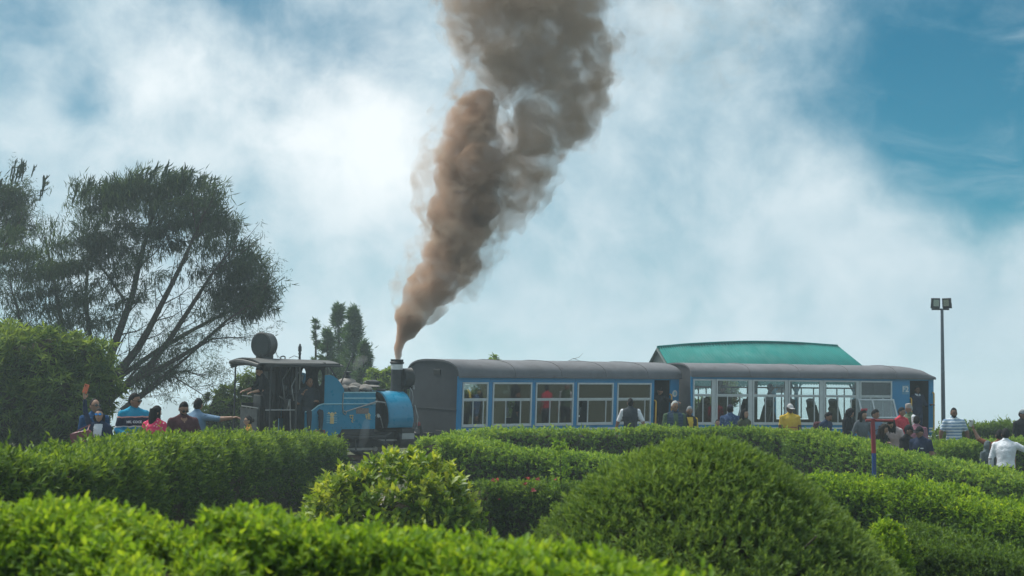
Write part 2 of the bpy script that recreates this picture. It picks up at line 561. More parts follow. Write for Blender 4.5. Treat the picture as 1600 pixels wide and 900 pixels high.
for s in (-1, 1):
    mb = MB()
    for lo, hi, z0, z1 in ((-0.032, 0.032, -0.035, 0.0), (-0.008, 0.008, -0.085, -0.035), (-0.05, 0.05, -0.1, -0.085)):
        vs_, fs = [], []
        for i in range(len(tq)):
            for a, z in ((lo, z0), (hi, z0), (hi, z1), (lo, z1)):
                vs_.append(offs(tq, i, s * 0.305 + a, z))
        for i in range(len(tq) - 1):
            for k in range(4):
                a, b = i * 4 + k, i * 4 + (k + 1) % 4
                fs.append((a, b, b + 4, a + 4))
        mb.add(vs_, fs)
    mb.build('rail', M_rail, track, smooth=False)
vs_, fs = [], []
for i in range(len(tq)):
    for a, z in ((-1.25, -0.34), (-0.75, -0.13), (0.75, -0.13), (1.25, -0.34)):
        vs_.append(offs(tq, i, a, z))
for i in range(len(tq) - 1):
    for k in range(3):
        a = i * 4 + k
        fs.append((a, a + 1, a + 5, a + 4))
mb = MB(); mb.add(vs_, fs); tag(mb.build('ballast_bed', M_ballast), kind='structure')
sm = MB().bx(-0.09, 0.09, -0.65, 0.65, -0.19, -0.105).mesh('sleeper', [M_sleeper], False)
acc = 0.0
for i in range(1, len(tq) - 1):
    acc += (tq[i] - tq[i - 1]).length
    if acc > 0.62:
        acc = 0
        t = tq[i + 1] - tq[i - 1]
        o = link_mesh('sleeper', sm, track); o.location = (tq[i].x, tq[i].y, 0); o.rotation_euler = (0, 0, math.atan2(t.y, t.x))

# ================================================================== hedges and shrubs
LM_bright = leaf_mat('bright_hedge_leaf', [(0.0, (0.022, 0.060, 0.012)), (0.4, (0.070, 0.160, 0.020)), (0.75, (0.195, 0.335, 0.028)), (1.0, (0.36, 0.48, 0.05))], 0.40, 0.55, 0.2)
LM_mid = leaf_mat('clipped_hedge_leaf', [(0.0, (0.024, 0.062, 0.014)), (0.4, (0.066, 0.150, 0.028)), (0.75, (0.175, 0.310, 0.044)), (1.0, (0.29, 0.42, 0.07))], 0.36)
LM_dark = leaf_mat('dark_hedge_leaf', [(0.0, (0.022, 0.050, 0.018)), (0.45, (0.052, 0.105, 0.030)), (0.8, (0.120, 0.215, 0.036)), (1.0, (0.22, 0.33, 0.045))], 0.32)
LM_grey = leaf_mat('greyish_shrub_leaf', [(0.0, (0.035, 0.065, 0.035)), (0.5, (0.085, 0.135, 0.075)), (1.0, (0.20, 0.27, 0.14))], 0.28)
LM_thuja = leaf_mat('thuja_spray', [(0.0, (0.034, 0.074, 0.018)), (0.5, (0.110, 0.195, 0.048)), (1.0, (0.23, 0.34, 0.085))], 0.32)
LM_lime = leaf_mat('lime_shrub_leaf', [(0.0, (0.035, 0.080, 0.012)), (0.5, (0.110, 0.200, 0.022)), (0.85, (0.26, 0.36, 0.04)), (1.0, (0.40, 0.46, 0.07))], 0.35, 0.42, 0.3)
LM_pink = leaf_mat('azalea_petal', [(0.0, (0.30, 0.05, 0.08)), (1.0, (0.46, 0.13, 0.16))], 0.3)
M_core = mat('dark_core', (0.045, 0.042, 0.026), 0.95, var=0.4, scale=14, bump=0.8, bscale=30, spec=0.1)  # dark filling for the light-blocking cores added inside hedges, shrubs and crowns
M_bark = mat('bark', (0.055, 0.046, 0.038), 0.95, var=0.35, scale=10, bump=0.9, bscale=26, spec=0.15)

def hedge_surface(path, width, nS, seed, round_=0.5, lump=0.06):
    """path rows: x, y, z top, z base. returns a sampler S(s, a): s along 0..1, a around 0 (front foot) .. 1 (back foot)"""
    q = np.array([tuple(v) for v in spline(path, 160)])
    tang = np.gradient(q[:, :2], axis=0); tang = unit(tang)
    nrm = np.stack([tang[:, 1], -tang[:, 0]], 1)      # points towards the camera when the path runs left to right
    def S(s, a):
        f = s * (len(q) - 1); i = np.clip(f.astype(int), 0, len(q) - 2); t = (f - i)[:, None]
        p = q[i] * (1 - t) + q[i + 1] * t
        nn = unit(nrm[i] * (1 - t) + nrm[i + 1] * t)
        th = np.pi * a
        ex = 0.42
        cx = np.sign(np.cos(th)) * np.abs(np.cos(th)) ** ex
        cz = np.abs(np.sin(th)) ** ex
        endf = np.clip(np.minimum(s, 1 - s) * 14, 0, 1) ** 0.5       # rounded ends
        h = p[:, 2] - p[:, 3]
        zt = p[:, 3] + h * (0.25 + 0.75 * endf) * cz
        off = cx * width * 0.5 * (0.15 + 0.85 * endf)
        pos = np.stack([p[:, 0] + nn[:, 0] * off, p[:, 1] + nn[:, 1] * off, zt], 1)
        out = np.stack([nn[:, 0] * np.cos(th), nn[:, 1] * np.cos(th), np.sin(th) * 1.0], 1)
        L = wob(pos, 2.2, seed) * lump + wob(pos, 6.1, seed + 3) * lump * 0.5 + wob(pos, 0.8, seed + 7) * lump
        return pos + out * L[:, None], unit(out)
    length = np.linalg.norm(np.diff(q[:, :2], axis=0), axis=1).sum()
    return S, length

def hedge(label, path, width, leaf=(0.055, 0.024), n=20000, m=None, seed=0.0, per=6, slen=0.09, tint=(0.30, 0.55), top_new=0.35, lump=0.05,
          group=None, fine=False, singles=0, up=0.6, cat='hedge', flowers=0, a_rng=(0.0, 0.78), jit=0.45, name='hedge', gap=None):
    S, length = hedge_surface(path, width, 160, seed, lump=lump)
    root = empty(name, (0, 0, 0), label=label, cat=cat, group=group)
    # solid dark core added behind the leaves to block light
    def core(u, v):
        s = np.array([0.004 + 0.992 * v]); a = np.array([u * 1.0])
        th = 2 * math.pi * u
        if th <= math.pi:
            p, nn = S(s, np.array([th / math.pi])); p = p - nn * (0.07 + slen * 0.35)
        else:
            p0, _ = S(s, np.array([0.0])); p1, _ = S(s, np.array([1.0])); k = (th - math.pi) / math.pi
            p = p1 * (1 - k) + p0 * k; p[:, 2] -= 0.12
        return tuple(p[0])
    blob_grid('solid_core', root, M_core, core, 18, max(10, int(length * 3)))
    N = n // per
    s = RNG.uniform(0, 1, N)
    a = RNG.uniform(a_rng[0], a_rng[1], N)
    if gap is not None:
        keep = ~((np.abs(s - gap[0]) < gap[1]) & (a < 0.42) & (RNG.uniform(size=N) < 0.85))
        s, a = s[keep], a[keep]; N = len(s)
    p, nn = S(s, a)
    p = p - nn * RNG.uniform(0, 0.10, N)[:, None]
    patch = wob(p, 1.3, seed + 11) * 0.5 + wob(p, 3.7, seed + 5) * 0.5
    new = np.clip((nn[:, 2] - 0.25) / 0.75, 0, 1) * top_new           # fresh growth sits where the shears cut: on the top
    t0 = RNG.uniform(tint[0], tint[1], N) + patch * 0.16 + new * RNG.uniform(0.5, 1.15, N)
    tall = RNG.uniform(size=N) < (0.02 if fine else 0.06)
    L = shoots(p, nn, per, np.where(tall, slen * 2.0, slen), leaf[0], leaf[1], up, 0.85, t0, jit)
    if singles:
        split_leaves(root, L, m, singles, fine)
    else:
        leaves('foliage', root, L, m, fine)
    if flowers:
        s = RNG.uniform(0.05, 0.95, flowers); a = RNG.uniform(0.12, 0.5, flowers)
        p, nn = S(s, a); p = p + nn * 0.05
        F = shoots(p, nn, 5, 0.02, 0.045, 0.035, 0.2, 1.0)
        leaves('flowers', root, F, LM_pink)
    return root

def px_of(pos):
    """photograph pixel of world points"""
    d = pos - np.array([0, 0, EYE])
    cp, sp = math.cos(PITCH), math.sin(PITCH)
    f = d[:, 1] * cp + d[:, 2] * sp
    u = -d[:, 1] * sp + d[:, 2] * cp
    return 800 + FPX * d[:, 0] / f, 450 - FPX * u / f, f

LEAF_PROTO = {}
def split_leaves(root, L, m, count, fine=True):
    """the blades that show largest become leaf objects of their own, the rest one mass"""
    x, y, f = px_of(L['pos'])
    vis = (x > 5) & (x < 1595) & (y > 5) & (y < 893)
    score = np.where(vis, L['len'] / f * (0.6 + 0.4 * RNG.uniform(size=len(f))) + np.where(L['tint'] > 0.5, 0.0015, 0), -1)
    # keep the outermost blades: those nearest the eye in their neighbourhood
    key = (x // 14).astype(int) * 4096 + (y // 14).astype(int)
    order = np.argsort(f)
    first = np.zeros(len(f), bool); seen = set()
    for i in order:
        if vis[i]:
            k = int(key[i])
            if k not in seen: seen.add(k); first[i] = True
    score = np.where(first, score, -1)
    pick = np.argsort(-score)[:count]; pick = pick[score[pick] > 0]
    rest = np.ones(len(f), bool); rest[pick] = False
    leaves('foliage', root, sub_leaves(L, rest), m, fine, kind='stuff')
    protos = []
    for k in range(6):
        kk = (m.name, k)
        if kk not in LEAF_PROTO:
            one = dict(pos=np.zeros((1, 3)), dir=np.array([[1.0, 0, 0]]), up=np.array([[0, 0, 1.0]]), len=np.array([1.0]), wid=np.array([0.45]), tint=np.array([0.25 + k * 0.13]))
            v, tr = leaf_arrays(one['pos'], one['dir'], one['up'], one['len'], one['wid'], 0.25, 0.12, True)
            LEAF_PROTO[kk] = tri_mesh('leaf', v, tr, one['tint'], [m])
        protos.append(LEAF_PROTO[kk])
    for i in pick:
        k = int(np.clip(round((L['tint'][i] - 0.25) / 0.13), 0, 5))
        o = link_mesh('leaf', protos[k], root)
        d = Vector(L['dir'][i]).normalized(); up = Vector(L['up'][i])
        s = d.cross(up).normalized(); nrm = s.cross(d)
        Mx = Matrix((d, -s, nrm)).transposed().to_4x4()
        Mx = Matrix.Translation(Vector(L['pos'][i])) @ Mx @ Matrix.Diagonal((L['len'][i], L['len'][i], L['len'][i], 1))
        o.matrix_basis = Mx

def top_path(pts, base=None, dz=0.0):
    """pts: (px, py, D) of the hedge's top edge -> rows x, y, z top, z base"""
    out = []
    for px, py, D in pts:
        p = P(px, py, D)
        zb = gz(p.x, p.y) - 0.05
        out.append((p.x, p.y, p.z + dz, min(zb, p.z - 0.5)))
    return out

# the two bright hedges close to the camera
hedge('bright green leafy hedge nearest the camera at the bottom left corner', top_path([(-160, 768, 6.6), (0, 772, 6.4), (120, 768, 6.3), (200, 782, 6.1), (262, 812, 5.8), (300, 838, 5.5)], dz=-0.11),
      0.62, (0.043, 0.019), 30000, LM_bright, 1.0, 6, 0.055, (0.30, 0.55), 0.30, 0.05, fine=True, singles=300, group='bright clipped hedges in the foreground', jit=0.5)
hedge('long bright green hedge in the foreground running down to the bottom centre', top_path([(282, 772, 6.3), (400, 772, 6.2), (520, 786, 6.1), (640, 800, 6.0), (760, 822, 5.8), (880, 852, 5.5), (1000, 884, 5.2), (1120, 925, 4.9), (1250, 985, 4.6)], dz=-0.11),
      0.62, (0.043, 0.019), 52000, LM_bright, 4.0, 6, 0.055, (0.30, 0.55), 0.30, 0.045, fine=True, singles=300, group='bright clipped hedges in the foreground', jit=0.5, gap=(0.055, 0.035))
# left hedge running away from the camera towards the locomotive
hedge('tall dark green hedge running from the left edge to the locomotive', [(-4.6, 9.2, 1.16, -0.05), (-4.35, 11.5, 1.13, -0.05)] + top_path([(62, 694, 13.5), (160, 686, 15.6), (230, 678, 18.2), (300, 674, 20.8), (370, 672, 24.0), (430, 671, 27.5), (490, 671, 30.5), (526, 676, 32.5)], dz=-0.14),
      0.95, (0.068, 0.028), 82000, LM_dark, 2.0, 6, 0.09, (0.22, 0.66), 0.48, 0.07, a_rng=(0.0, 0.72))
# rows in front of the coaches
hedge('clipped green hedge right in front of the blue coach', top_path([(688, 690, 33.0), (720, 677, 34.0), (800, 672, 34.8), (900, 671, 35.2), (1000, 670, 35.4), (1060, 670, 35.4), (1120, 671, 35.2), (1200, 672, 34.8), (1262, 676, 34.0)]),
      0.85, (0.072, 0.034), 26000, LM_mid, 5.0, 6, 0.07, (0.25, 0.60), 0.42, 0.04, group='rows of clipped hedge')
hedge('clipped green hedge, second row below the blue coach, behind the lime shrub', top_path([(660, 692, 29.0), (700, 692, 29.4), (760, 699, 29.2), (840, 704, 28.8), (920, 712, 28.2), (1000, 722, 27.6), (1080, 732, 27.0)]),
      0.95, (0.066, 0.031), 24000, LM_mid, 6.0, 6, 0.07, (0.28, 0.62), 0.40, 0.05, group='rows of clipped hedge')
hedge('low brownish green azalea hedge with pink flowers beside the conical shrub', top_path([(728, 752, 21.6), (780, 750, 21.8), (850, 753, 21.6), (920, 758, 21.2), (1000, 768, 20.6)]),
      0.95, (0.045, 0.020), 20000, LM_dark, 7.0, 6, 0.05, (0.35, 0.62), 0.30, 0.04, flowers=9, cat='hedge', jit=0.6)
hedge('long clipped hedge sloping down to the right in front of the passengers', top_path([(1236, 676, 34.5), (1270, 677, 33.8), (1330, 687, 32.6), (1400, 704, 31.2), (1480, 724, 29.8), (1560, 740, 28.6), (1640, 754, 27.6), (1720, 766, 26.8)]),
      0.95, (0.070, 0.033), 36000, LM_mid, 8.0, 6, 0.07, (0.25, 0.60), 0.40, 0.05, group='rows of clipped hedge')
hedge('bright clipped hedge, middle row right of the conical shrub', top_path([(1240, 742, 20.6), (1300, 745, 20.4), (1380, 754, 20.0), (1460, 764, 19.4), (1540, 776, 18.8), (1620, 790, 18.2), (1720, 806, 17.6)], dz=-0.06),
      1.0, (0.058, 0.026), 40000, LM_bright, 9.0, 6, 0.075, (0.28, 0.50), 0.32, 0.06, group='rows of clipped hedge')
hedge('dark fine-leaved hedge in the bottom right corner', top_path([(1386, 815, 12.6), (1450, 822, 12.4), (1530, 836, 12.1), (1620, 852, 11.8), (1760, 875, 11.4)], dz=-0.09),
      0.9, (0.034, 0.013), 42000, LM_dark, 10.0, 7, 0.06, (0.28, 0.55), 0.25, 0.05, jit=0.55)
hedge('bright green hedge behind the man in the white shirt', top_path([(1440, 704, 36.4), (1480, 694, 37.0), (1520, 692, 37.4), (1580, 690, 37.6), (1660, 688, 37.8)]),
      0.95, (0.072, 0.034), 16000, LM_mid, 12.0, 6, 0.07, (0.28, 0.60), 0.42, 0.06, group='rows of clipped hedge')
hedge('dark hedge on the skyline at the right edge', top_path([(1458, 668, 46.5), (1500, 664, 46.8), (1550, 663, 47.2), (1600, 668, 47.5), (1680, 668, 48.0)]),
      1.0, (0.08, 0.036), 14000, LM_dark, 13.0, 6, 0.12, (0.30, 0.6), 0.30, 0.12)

def shrub(label, c, rad, n, m, leaf, per=7, slen=0.1, seed=0.0, tint=(0.25, 0.6), top_new=0.3, name='shrub', lobes=(), up=0.7, fine=False, singles=0, jit=0.5, flowers=0, stems=7, cat='shrub', group=None, core=0.72, spread=0.9, prof=None, lumpk=1.0):
    """rounded shrub: shoots spread over a lumpy dome with a few side lobes; thin stems inside"""
    cx, cy, czb = c
    root = empty(name, (cx, cy, czb), label=label, cat=cat, group=group)
    bodies = [((0, 0, 0), rad)] + list(lobes)
    Ls = []
    wts = np.array([b[1][0] * b[1][2] for b in bodies]); wts = wts / wts.sum()
    for (o, rr), wt in zip(bodies, wts):
        N = int(n * wt / per)
        d = rnd_dir(N); d[:, 2] = np.abs(d[:, 2]) * 1.1 - 0.12; d = unit(d)
        back = d[:, 1] > 0.55
        d[back, 1] *= np.where(RNG.uniform(size=back.sum()) < 0.6, -1, 1)
        if prof is None:
            p = d * np.array(rr)
        else:
            h = RNG.uniform(0, 1, N) ** 0.8
            ph = np.where(RNG.uniform(size=N) < 0.8, RNG.uniform(-math.pi, 0.25, N), RNG.uniform(0.0, math.pi, N))
            r = prof(h) * rr[0]
            p = np.stack([np.cos(ph) * r + 0.15 * h, np.sin(ph) * r, h * rr[2]], 1)
            sl = (prof(h + 0.02) - prof(h - 0.02)) / 0.04 * rr[0] / rr[2]
            d = unit(np.stack([np.cos(ph), np.sin(ph), -sl], 1))
        lump = (wob(p, 2.4 / max(rr[0], 0.6), seed) * 0.10 * rr[0] + wob(p, 7.0 / max(rr[0], 0.6), seed + 2) * 0.05 * rr[0]) * lumpk
        p = p + d * lump[:, None] - d * (RNG.uniform(0, 1, N) ** 2 * 0.22 * rr[0] * lumpk)[:, None] + np.array(o)
        keep = p[:, 2] > -0.02
        p, d = p[keep], d[keep]
        patch = wob(p, 3.0, seed + 4)
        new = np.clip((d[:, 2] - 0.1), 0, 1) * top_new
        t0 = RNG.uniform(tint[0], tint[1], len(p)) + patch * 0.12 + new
        Ls.append(shoots(p, d, per, slen, leaf[0], leaf[1], up, spread, t0, jit))
    L = cat_leaves(Ls)
    if singles:
        L['pos'] = L['pos'] + np.array([cx, cy, czb]); root.location = (0, 0, 0)
        split_leaves(root, L, m, singles, True)
        L['pos'] = L['pos'] - np.array([cx, cy, czb])
        hold = Vector((cx, cy, czb))
    else:
        leaves('foliage', root, L, m, fine); hold = Vector((0, 0, 0))
    mb = MB()
    if prof is None:
        for o, rr in bodies:
            def fn(dv, q, s=seed):
                k = float(wob(np.array([[dv.x, dv.y, dv.z]]), 3.0, s)[0]) * 0.1 + core
                return q * k
            mb.ell(hold + Vector(o), rr, 18, 12, 0, fn)
    else:
        pr = [(max(float(prof(np.array(t))) * rad[0] * 0.93 - 0.02, 0.005), t * rad[2] * 0.96) for t in np.linspace(0, 1, 16)]
        mb.lathe(pr, hold, (0.15, 0, rad[2]), 24)
    mb.build('solid_core', M_core, root)  # dark solid body added under the shoots so no light comes through
    mb = MB()
    for i in range(stems):
        a = random.uniform(0, 6.28)
        e = Vector((math.cos(a) * rad[0] * 0.75, math.sin(a) * rad[1] * 0.75, rad[2] * random.uniform(0.5, 0.9)))
        mb.tube([hold + Vector((0, 0, -0.1)), hold + e * 0.45 + Vector((0, 0, 0.05)), hold + e], [0.02, 0.014, 0.005], 5)
    mb.build('stems', M_bark, root)
    if flowers:
        N = flowers
        d = rnd_dir(N); d[:, 2] = np.abs(d[:, 2]); d[:, 1] = -np.abs(d[:, 1])
        F = shoots(d * np.array(rad) * 0.98 + np.array(hold), d, 5, 0.02, 0.055, 0.045, 0.2, 1.0)
        leaves('flowers', root, F, LM_pink)
    return root

# lime green broad-leaved shrub in the middle
p = P(626, 760, 17.0)
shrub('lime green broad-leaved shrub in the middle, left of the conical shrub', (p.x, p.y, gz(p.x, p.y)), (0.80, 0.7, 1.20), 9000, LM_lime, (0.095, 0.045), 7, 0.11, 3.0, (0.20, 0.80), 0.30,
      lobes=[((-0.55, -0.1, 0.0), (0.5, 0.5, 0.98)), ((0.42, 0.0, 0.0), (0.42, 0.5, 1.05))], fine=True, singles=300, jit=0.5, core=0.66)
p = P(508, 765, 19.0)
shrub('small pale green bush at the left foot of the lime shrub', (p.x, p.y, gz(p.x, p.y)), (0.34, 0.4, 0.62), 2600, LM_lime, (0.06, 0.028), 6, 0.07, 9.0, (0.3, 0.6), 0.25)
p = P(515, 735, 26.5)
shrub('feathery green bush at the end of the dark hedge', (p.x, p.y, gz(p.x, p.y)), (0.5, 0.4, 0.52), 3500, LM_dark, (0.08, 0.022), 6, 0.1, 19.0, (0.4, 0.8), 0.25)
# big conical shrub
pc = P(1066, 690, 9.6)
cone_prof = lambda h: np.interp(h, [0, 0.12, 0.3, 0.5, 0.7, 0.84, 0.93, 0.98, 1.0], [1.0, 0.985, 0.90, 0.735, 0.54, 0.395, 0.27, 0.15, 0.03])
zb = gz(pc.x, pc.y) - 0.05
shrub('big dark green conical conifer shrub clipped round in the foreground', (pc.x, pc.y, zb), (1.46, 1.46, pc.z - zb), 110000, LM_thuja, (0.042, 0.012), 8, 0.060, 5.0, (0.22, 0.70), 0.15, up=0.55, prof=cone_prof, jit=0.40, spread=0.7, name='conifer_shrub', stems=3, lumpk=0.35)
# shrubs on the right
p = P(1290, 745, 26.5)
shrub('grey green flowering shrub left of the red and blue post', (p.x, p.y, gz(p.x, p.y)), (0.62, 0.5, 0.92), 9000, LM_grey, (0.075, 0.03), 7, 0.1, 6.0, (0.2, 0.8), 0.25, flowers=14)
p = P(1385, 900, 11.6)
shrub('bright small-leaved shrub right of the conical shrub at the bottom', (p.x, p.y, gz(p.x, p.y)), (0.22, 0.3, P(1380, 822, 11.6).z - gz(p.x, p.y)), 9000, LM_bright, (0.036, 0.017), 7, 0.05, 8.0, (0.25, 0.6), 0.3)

# slim sapling in front of the second row
p = P(876, 765, 21.0); pt = P(874, 690, 21.0)
zb = gz(p.x, p.y)
sap = empty('sapling', (p.x, p.y, zb), label='slim pale green sapling standing in front of the hedge rows', cat='sapling')
h = pt.z - zb
MB().tube([(0, 0, -0.05), (0.01, 0, h * 0.5), (-0.01, 0.01, h)], [0.012, 0.008, 0.003], 6).build('stem', M_bark, sap)
N = 90
t = RNG.uniform(0.25, 1.0, N); ph = RNG.uniform(0, 6.28, N); rr = 0.11 * (1.1 - t * 0.6)
pp = np.stack([np.cos(ph) * rr, np.sin(ph) * rr, t * h], 1)
leaves('foliage', sap, shoots(pp, unit(np.stack([np.cos(ph), np.sin(ph), np.ones(N) * 0.5], 1)), 5, 0.05, 0.06, 0.028, 0.5, 0.9, RNG.uniform(0.55, 0.85, N)), LM_mid)

# ================================================================== the train
M_lblue = mat('locomotive_blue', (0.0, 0.185, 0.33), 0.32, var=0.10, scale=3, bump=0.05, bscale=8, col2=(0.01, 0.14, 0.22), mixlo=0.62, mixhi=0.8, coat=0.25)
M_black = mat('sooty_black', (0.018, 0.022, 0.024), 0.55, var=0.35, scale=5, bump=0.15, bscale=30, col2=(0.045, 0.042, 0.038))
M_iron = mat('dark_iron', (0.035, 0.040, 0.043), 0.5, 0.3, var=0.3, scale=6, col2=(0.08, 0.06, 0.05))
M_steel = mat('worn_steel', (0.32, 0.33, 0.33), 0.4, 0.8, var=0.2, scale=9)
M_lroof = mat('cab_roof_sheet', (0.055, 0.06, 0.062), 0.7, var=0.2, scale=4, col2=(0.05, 0.05, 0.05))
M_lrail = mat('pale_blue_beading', (0.26, 0.48, 0.56), 0.4, var=0.1)
M_white = mat('dull_white_paint', (0.62, 0.64, 0.64), 0.55, var=0.12, scale=9, col2=(0.35, 0.36, 0.35))
M_brass = mat('yellowed_lettering', (0.55, 0.43, 0.20), 0.45, 0.2, var=0.15)
M_plate = mat('brown_number_plate', (0.20, 0.062, 0.045), 0.5, var=0.25, scale=12)
M_coal = mat('coal', (0.022, 0.022, 0.024), 0.5, var=0.5, scale=20, bump=1.0, bscale=18)
M_sack = mat('grey_sackcloth', (0.17, 0.165, 0.155), 0.95, var=0.25, scale=10, bump=0.6, bscale=25)
M_red = mat('red_paint', (0.24, 0.03, 0.035), 0.5, var=0.2)
M_cblue = mat('coach_blue', (0.0, 0.185, 0.40), 0.38, var=0.08, scale=2.2, bump=0.03, bscale=6, col2=(0.01, 0.09, 0.19), mixlo=0.66, mixhi=0.85, coat=0.2)
M_cend = mat('coach_end_grey', (0.036, 0.043, 0.052), 0.6, var=0.15, scale=2.0, col2=(0.055, 0.06, 0.065), mixlo=0.6, mixhi=0.9)
M_croof = mat('coach_roof_grey', (0.112, 0.117, 0.13), 0.75, var=0.18, scale=1.6, col2=(0.085, 0.085, 0.095), bump=0.08, bscale=12)
M_alu = mat('aluminium_frame', (0.46, 0.51, 0.53), 0.45, 0.25, var=0.08, scale=7)
M_gasket = mat('dark_interior', (0.035, 0.042, 0.042), 0.8, var=0.2)
M_inner = mat('coach_lining', (0.085, 0.13, 0.135), 0.7, var=0.1)
M_floor_c = mat('coach_floor', (0.05, 0.05, 0.05), 0.8)
M_seat = mat('seat_fabric', (0.055, 0.080, 0.085), 0.9, var=0.2, scale=14, bump=0.2)
M_seatb = mat('seat_back_shell', (0.14, 0.165, 0.15), 0.6, var=0.12)
M_yellow = mat('yellow_handrail', (0.62, 0.34, 0.02), 0.4, var=0.1)
M_tread = mat('tyre_steel', (0.12, 0.11, 0.10), 0.45, 0.6)
G_win = glass_mat('window_glass', (0.93, 0.965, 0.96), 1.1)
G_tint = glass_mat('tinted_window_glass', (0.80, 0.88, 0.86), 4.0)
G_lamp = glass_mat('lamp_glass', (0.25, 0.3, 0.3), 0.9, 0.1)

def arc(x0, z0, x1, z1, bulge, n=8):
    """points from (x0,z0) to (x1,z1) bowed sideways by bulge"""
    out = []
    dx, dz = x1 - x0, z1 - z0
    for i in range(n + 1):
        t = i / n
        b = math.sin(math.pi * t) * bulge
        out.append((x0 + dx * t - dz * b, z0 + dz * t + dx * b))
    return out

# ------------------------------------------------------------------ coaches
CW = 2.1
def coach(label, corner_px, D, yaw, roll, pitch, length, wins, door, z, frame_style, roof_round, name='railway_coach'):
    """corner_px: where the near left corner stands; wins/door: pixel spans along the near side; z: dict of heights"""
    cx, cy = (corner_px - 800) / FPX * D, D
    c, s = math.cos(yaw), math.sin(yaw)
    def along(px):
        k = (px - 800) / FPX
        return (k * cy - cx) / (c - k * s)
    org = Vector((cx - s * CW / 2, cy + c * CW / 2, 0))
    root = empty(name, org, (roll, pitch, yaw), label=label, cat='railway coach', group='coaches of the train')
    L = length; H = CW / 2
    W_ = [(along(a), along(b)) for a, b in wins]
    D0, D1 = along(door[0]), along(door[1])
    zs, zm, zt, ze, zr, zb = z['sill'], z['mid'], z['top'], z['eave'], z['roof'], z['skirt']
    # near side wall round the openings
    mb = MB(); t = 0.05
    y0, y1 = -H, -H + t
    x0w = W_[0][0]
    mb.bx(0, D0, y0, y1, zb, zs)
    mb.bx(0, D0, y0, y1, zt, ze)
    edges = [0] + [e for w in W_ for e in w] + [D0]
    for i in range(0, len(edges), 2):
        mb.bx(edges[i], edges[i + 1], y0 + 0.0005, y1 - 0.0005, zs, zt, 1 if (frame_style == 'alu' and 0 < i < len(edges) - 2) else 0)
    mb.bx(D0, D1, y0, y1, ze - 0.07, ze)
    mb.bx(D1, L, y0, y1, zb, ze)
    mb.build('side_wall', [M_cblue, M_alu], root, smooth=False, bevel=0.006)
    # far side wall
    mb = MB(); y0, y1 = H - t, H
    fz = z.get('far_mid', zm)
    mb.bx(0, L, y0, y1, zb, zs + 0.06); mb.bx(0, L, y0, y1, zt + 0.02, ze)
    for i in range(0, len(edges), 2):
        mb.bx(edges[i], edges[i + 1], y0 + 0.0005, y1 - 0.0005, zs + 0.06, zt + 0.02)
    mb.bx(D0 + 0.05, L, y0 + 0.001, y1 - 0.001, zs + 0.06, zt + 0.02)
    mb.build('side_wall', [M_inner], root, smooth=False)
    # windows: frame, sashes, panes
    def window(a, b, y, near, k):
        w = b - a
        f = 0.045 if near else 0.035
        yo, yi = (y - 0.022, y + 0.03) if near else (y - 0.03, y + 0.022)
        bot = zs if near else zs + 0.06
        top = zt if near else zt + 0.02
        mid = zm if near else fz
        mb = MB()
        mb.bx(a, b, yo, yi, bot, bot + f); mb.bx(a, b, yo, yi, top - f, top)
        mb.bx(a, a + f, yo + 0.001, yi - 0.001, bot + f, top - f); mb.bx(b - f, b, yo + 0.001, yi - 0.001, bot + f, top - f)
        mb.bx(a + f, b - f, yo + 0.002, yi - 0.002, mid - 0.022, mid + 0.022)
        o = mb.build('window', M_alu if near else M_gasket, root, smooth=False, bevel=0.004 if near else 0)
        m = MB(); ym = (yo + yi) / 2
        fr = (0.5,) if w < 0.8 else ((0.42, 0.82), (0.34, 0.72), (0.38, 0.62), (0.3, 0.8))[k % 4]
        if near:
            m.bx(a + f, b - f, ym - 0.010, ym + 0.012, mid - 0.05, mid - 0.0225)
            m.bx(a + f, b - f, ym - 0.010, ym + 0.012, bot + f + 0.0005, bot + f + 0.03)
        for q in fr:
            xx = a + w * q
            m.bx(xx - 0.014, xx + 0.014, ym - 0.014, ym + 0.016, bot + f + 0.03, mid - 0.05 if near else mid - 0.0225)
        m.build('sash', M_alu if near else M_gasket, o, smooth=False)
        gl = G_tint if (frame_style == 'blue' and near) else G_win
        MB().bx(a + f, b - f, ym - 0.003, ym + 0.003, mid + 0.022, top - f).build('pane', gl, o, smooth=False)
        edges_ = [a + f] + [a + w * q for q in fr] + [b - f]
        for i in range(len(edges_) - 1):
            if frame_style == 'blue' and near and i == (k % 3) and w > 0.8 and k in (1, 3): continue      # slid open
            MB().bx(edges_[i] + 0.014, edges_[i + 1] - 0.014, ym - 0.003, ym + 0.003, bot + f + 0.03, mid - 0.05 if near else mid - 0.0225).build('pane', gl, o, smooth=False)
        return o
    for k, (a, b) in enumerate(W_):
        window(a, b, -H, True, k)
        window(a, b, H, False, k + 1)
    # roof: arched shell
    nx, ny = 30, 18
    ov = 0.07
    def roof_pt(i, j, inner):
        x = -0.04 + (L + 0.08) * i / nx
        a = math.pi * j / ny
        k = 1.0
        if roof_round:
            q = min(max((L + 0.04 - x) / 1.1, 0), 1); k = math.sqrt(1 - (1 - q) ** 2) * 0.72 + 0.28
        hh = (zr - ze) * k - (0.045 if inner else 0)
        w = H + ov - (0.03 if inner else 0)
        return (x, -math.copysign(abs(math.cos(a)) ** 0.75, math.cos(a)) * w, ze + (0.0 if inner else 0.004) + max(hh, 0.01) * math.sin(a) ** 0.8)
    vs_ = [roof_pt(i, j, k) for k in (False, True) for i in range(nx + 1) for j in range(ny + 1)]
    fs = []; o_ = (nx + 1) * (ny + 1)
    for i in range(nx):
        for j in range(ny):
            a = i * (ny + 1) + j
            fs.append((a, a + 1, a + ny + 2, a + ny + 1)); fs.append((a + o_, a + ny + 1 + o_, a + ny + 2 + o_, a + 1 + o_))
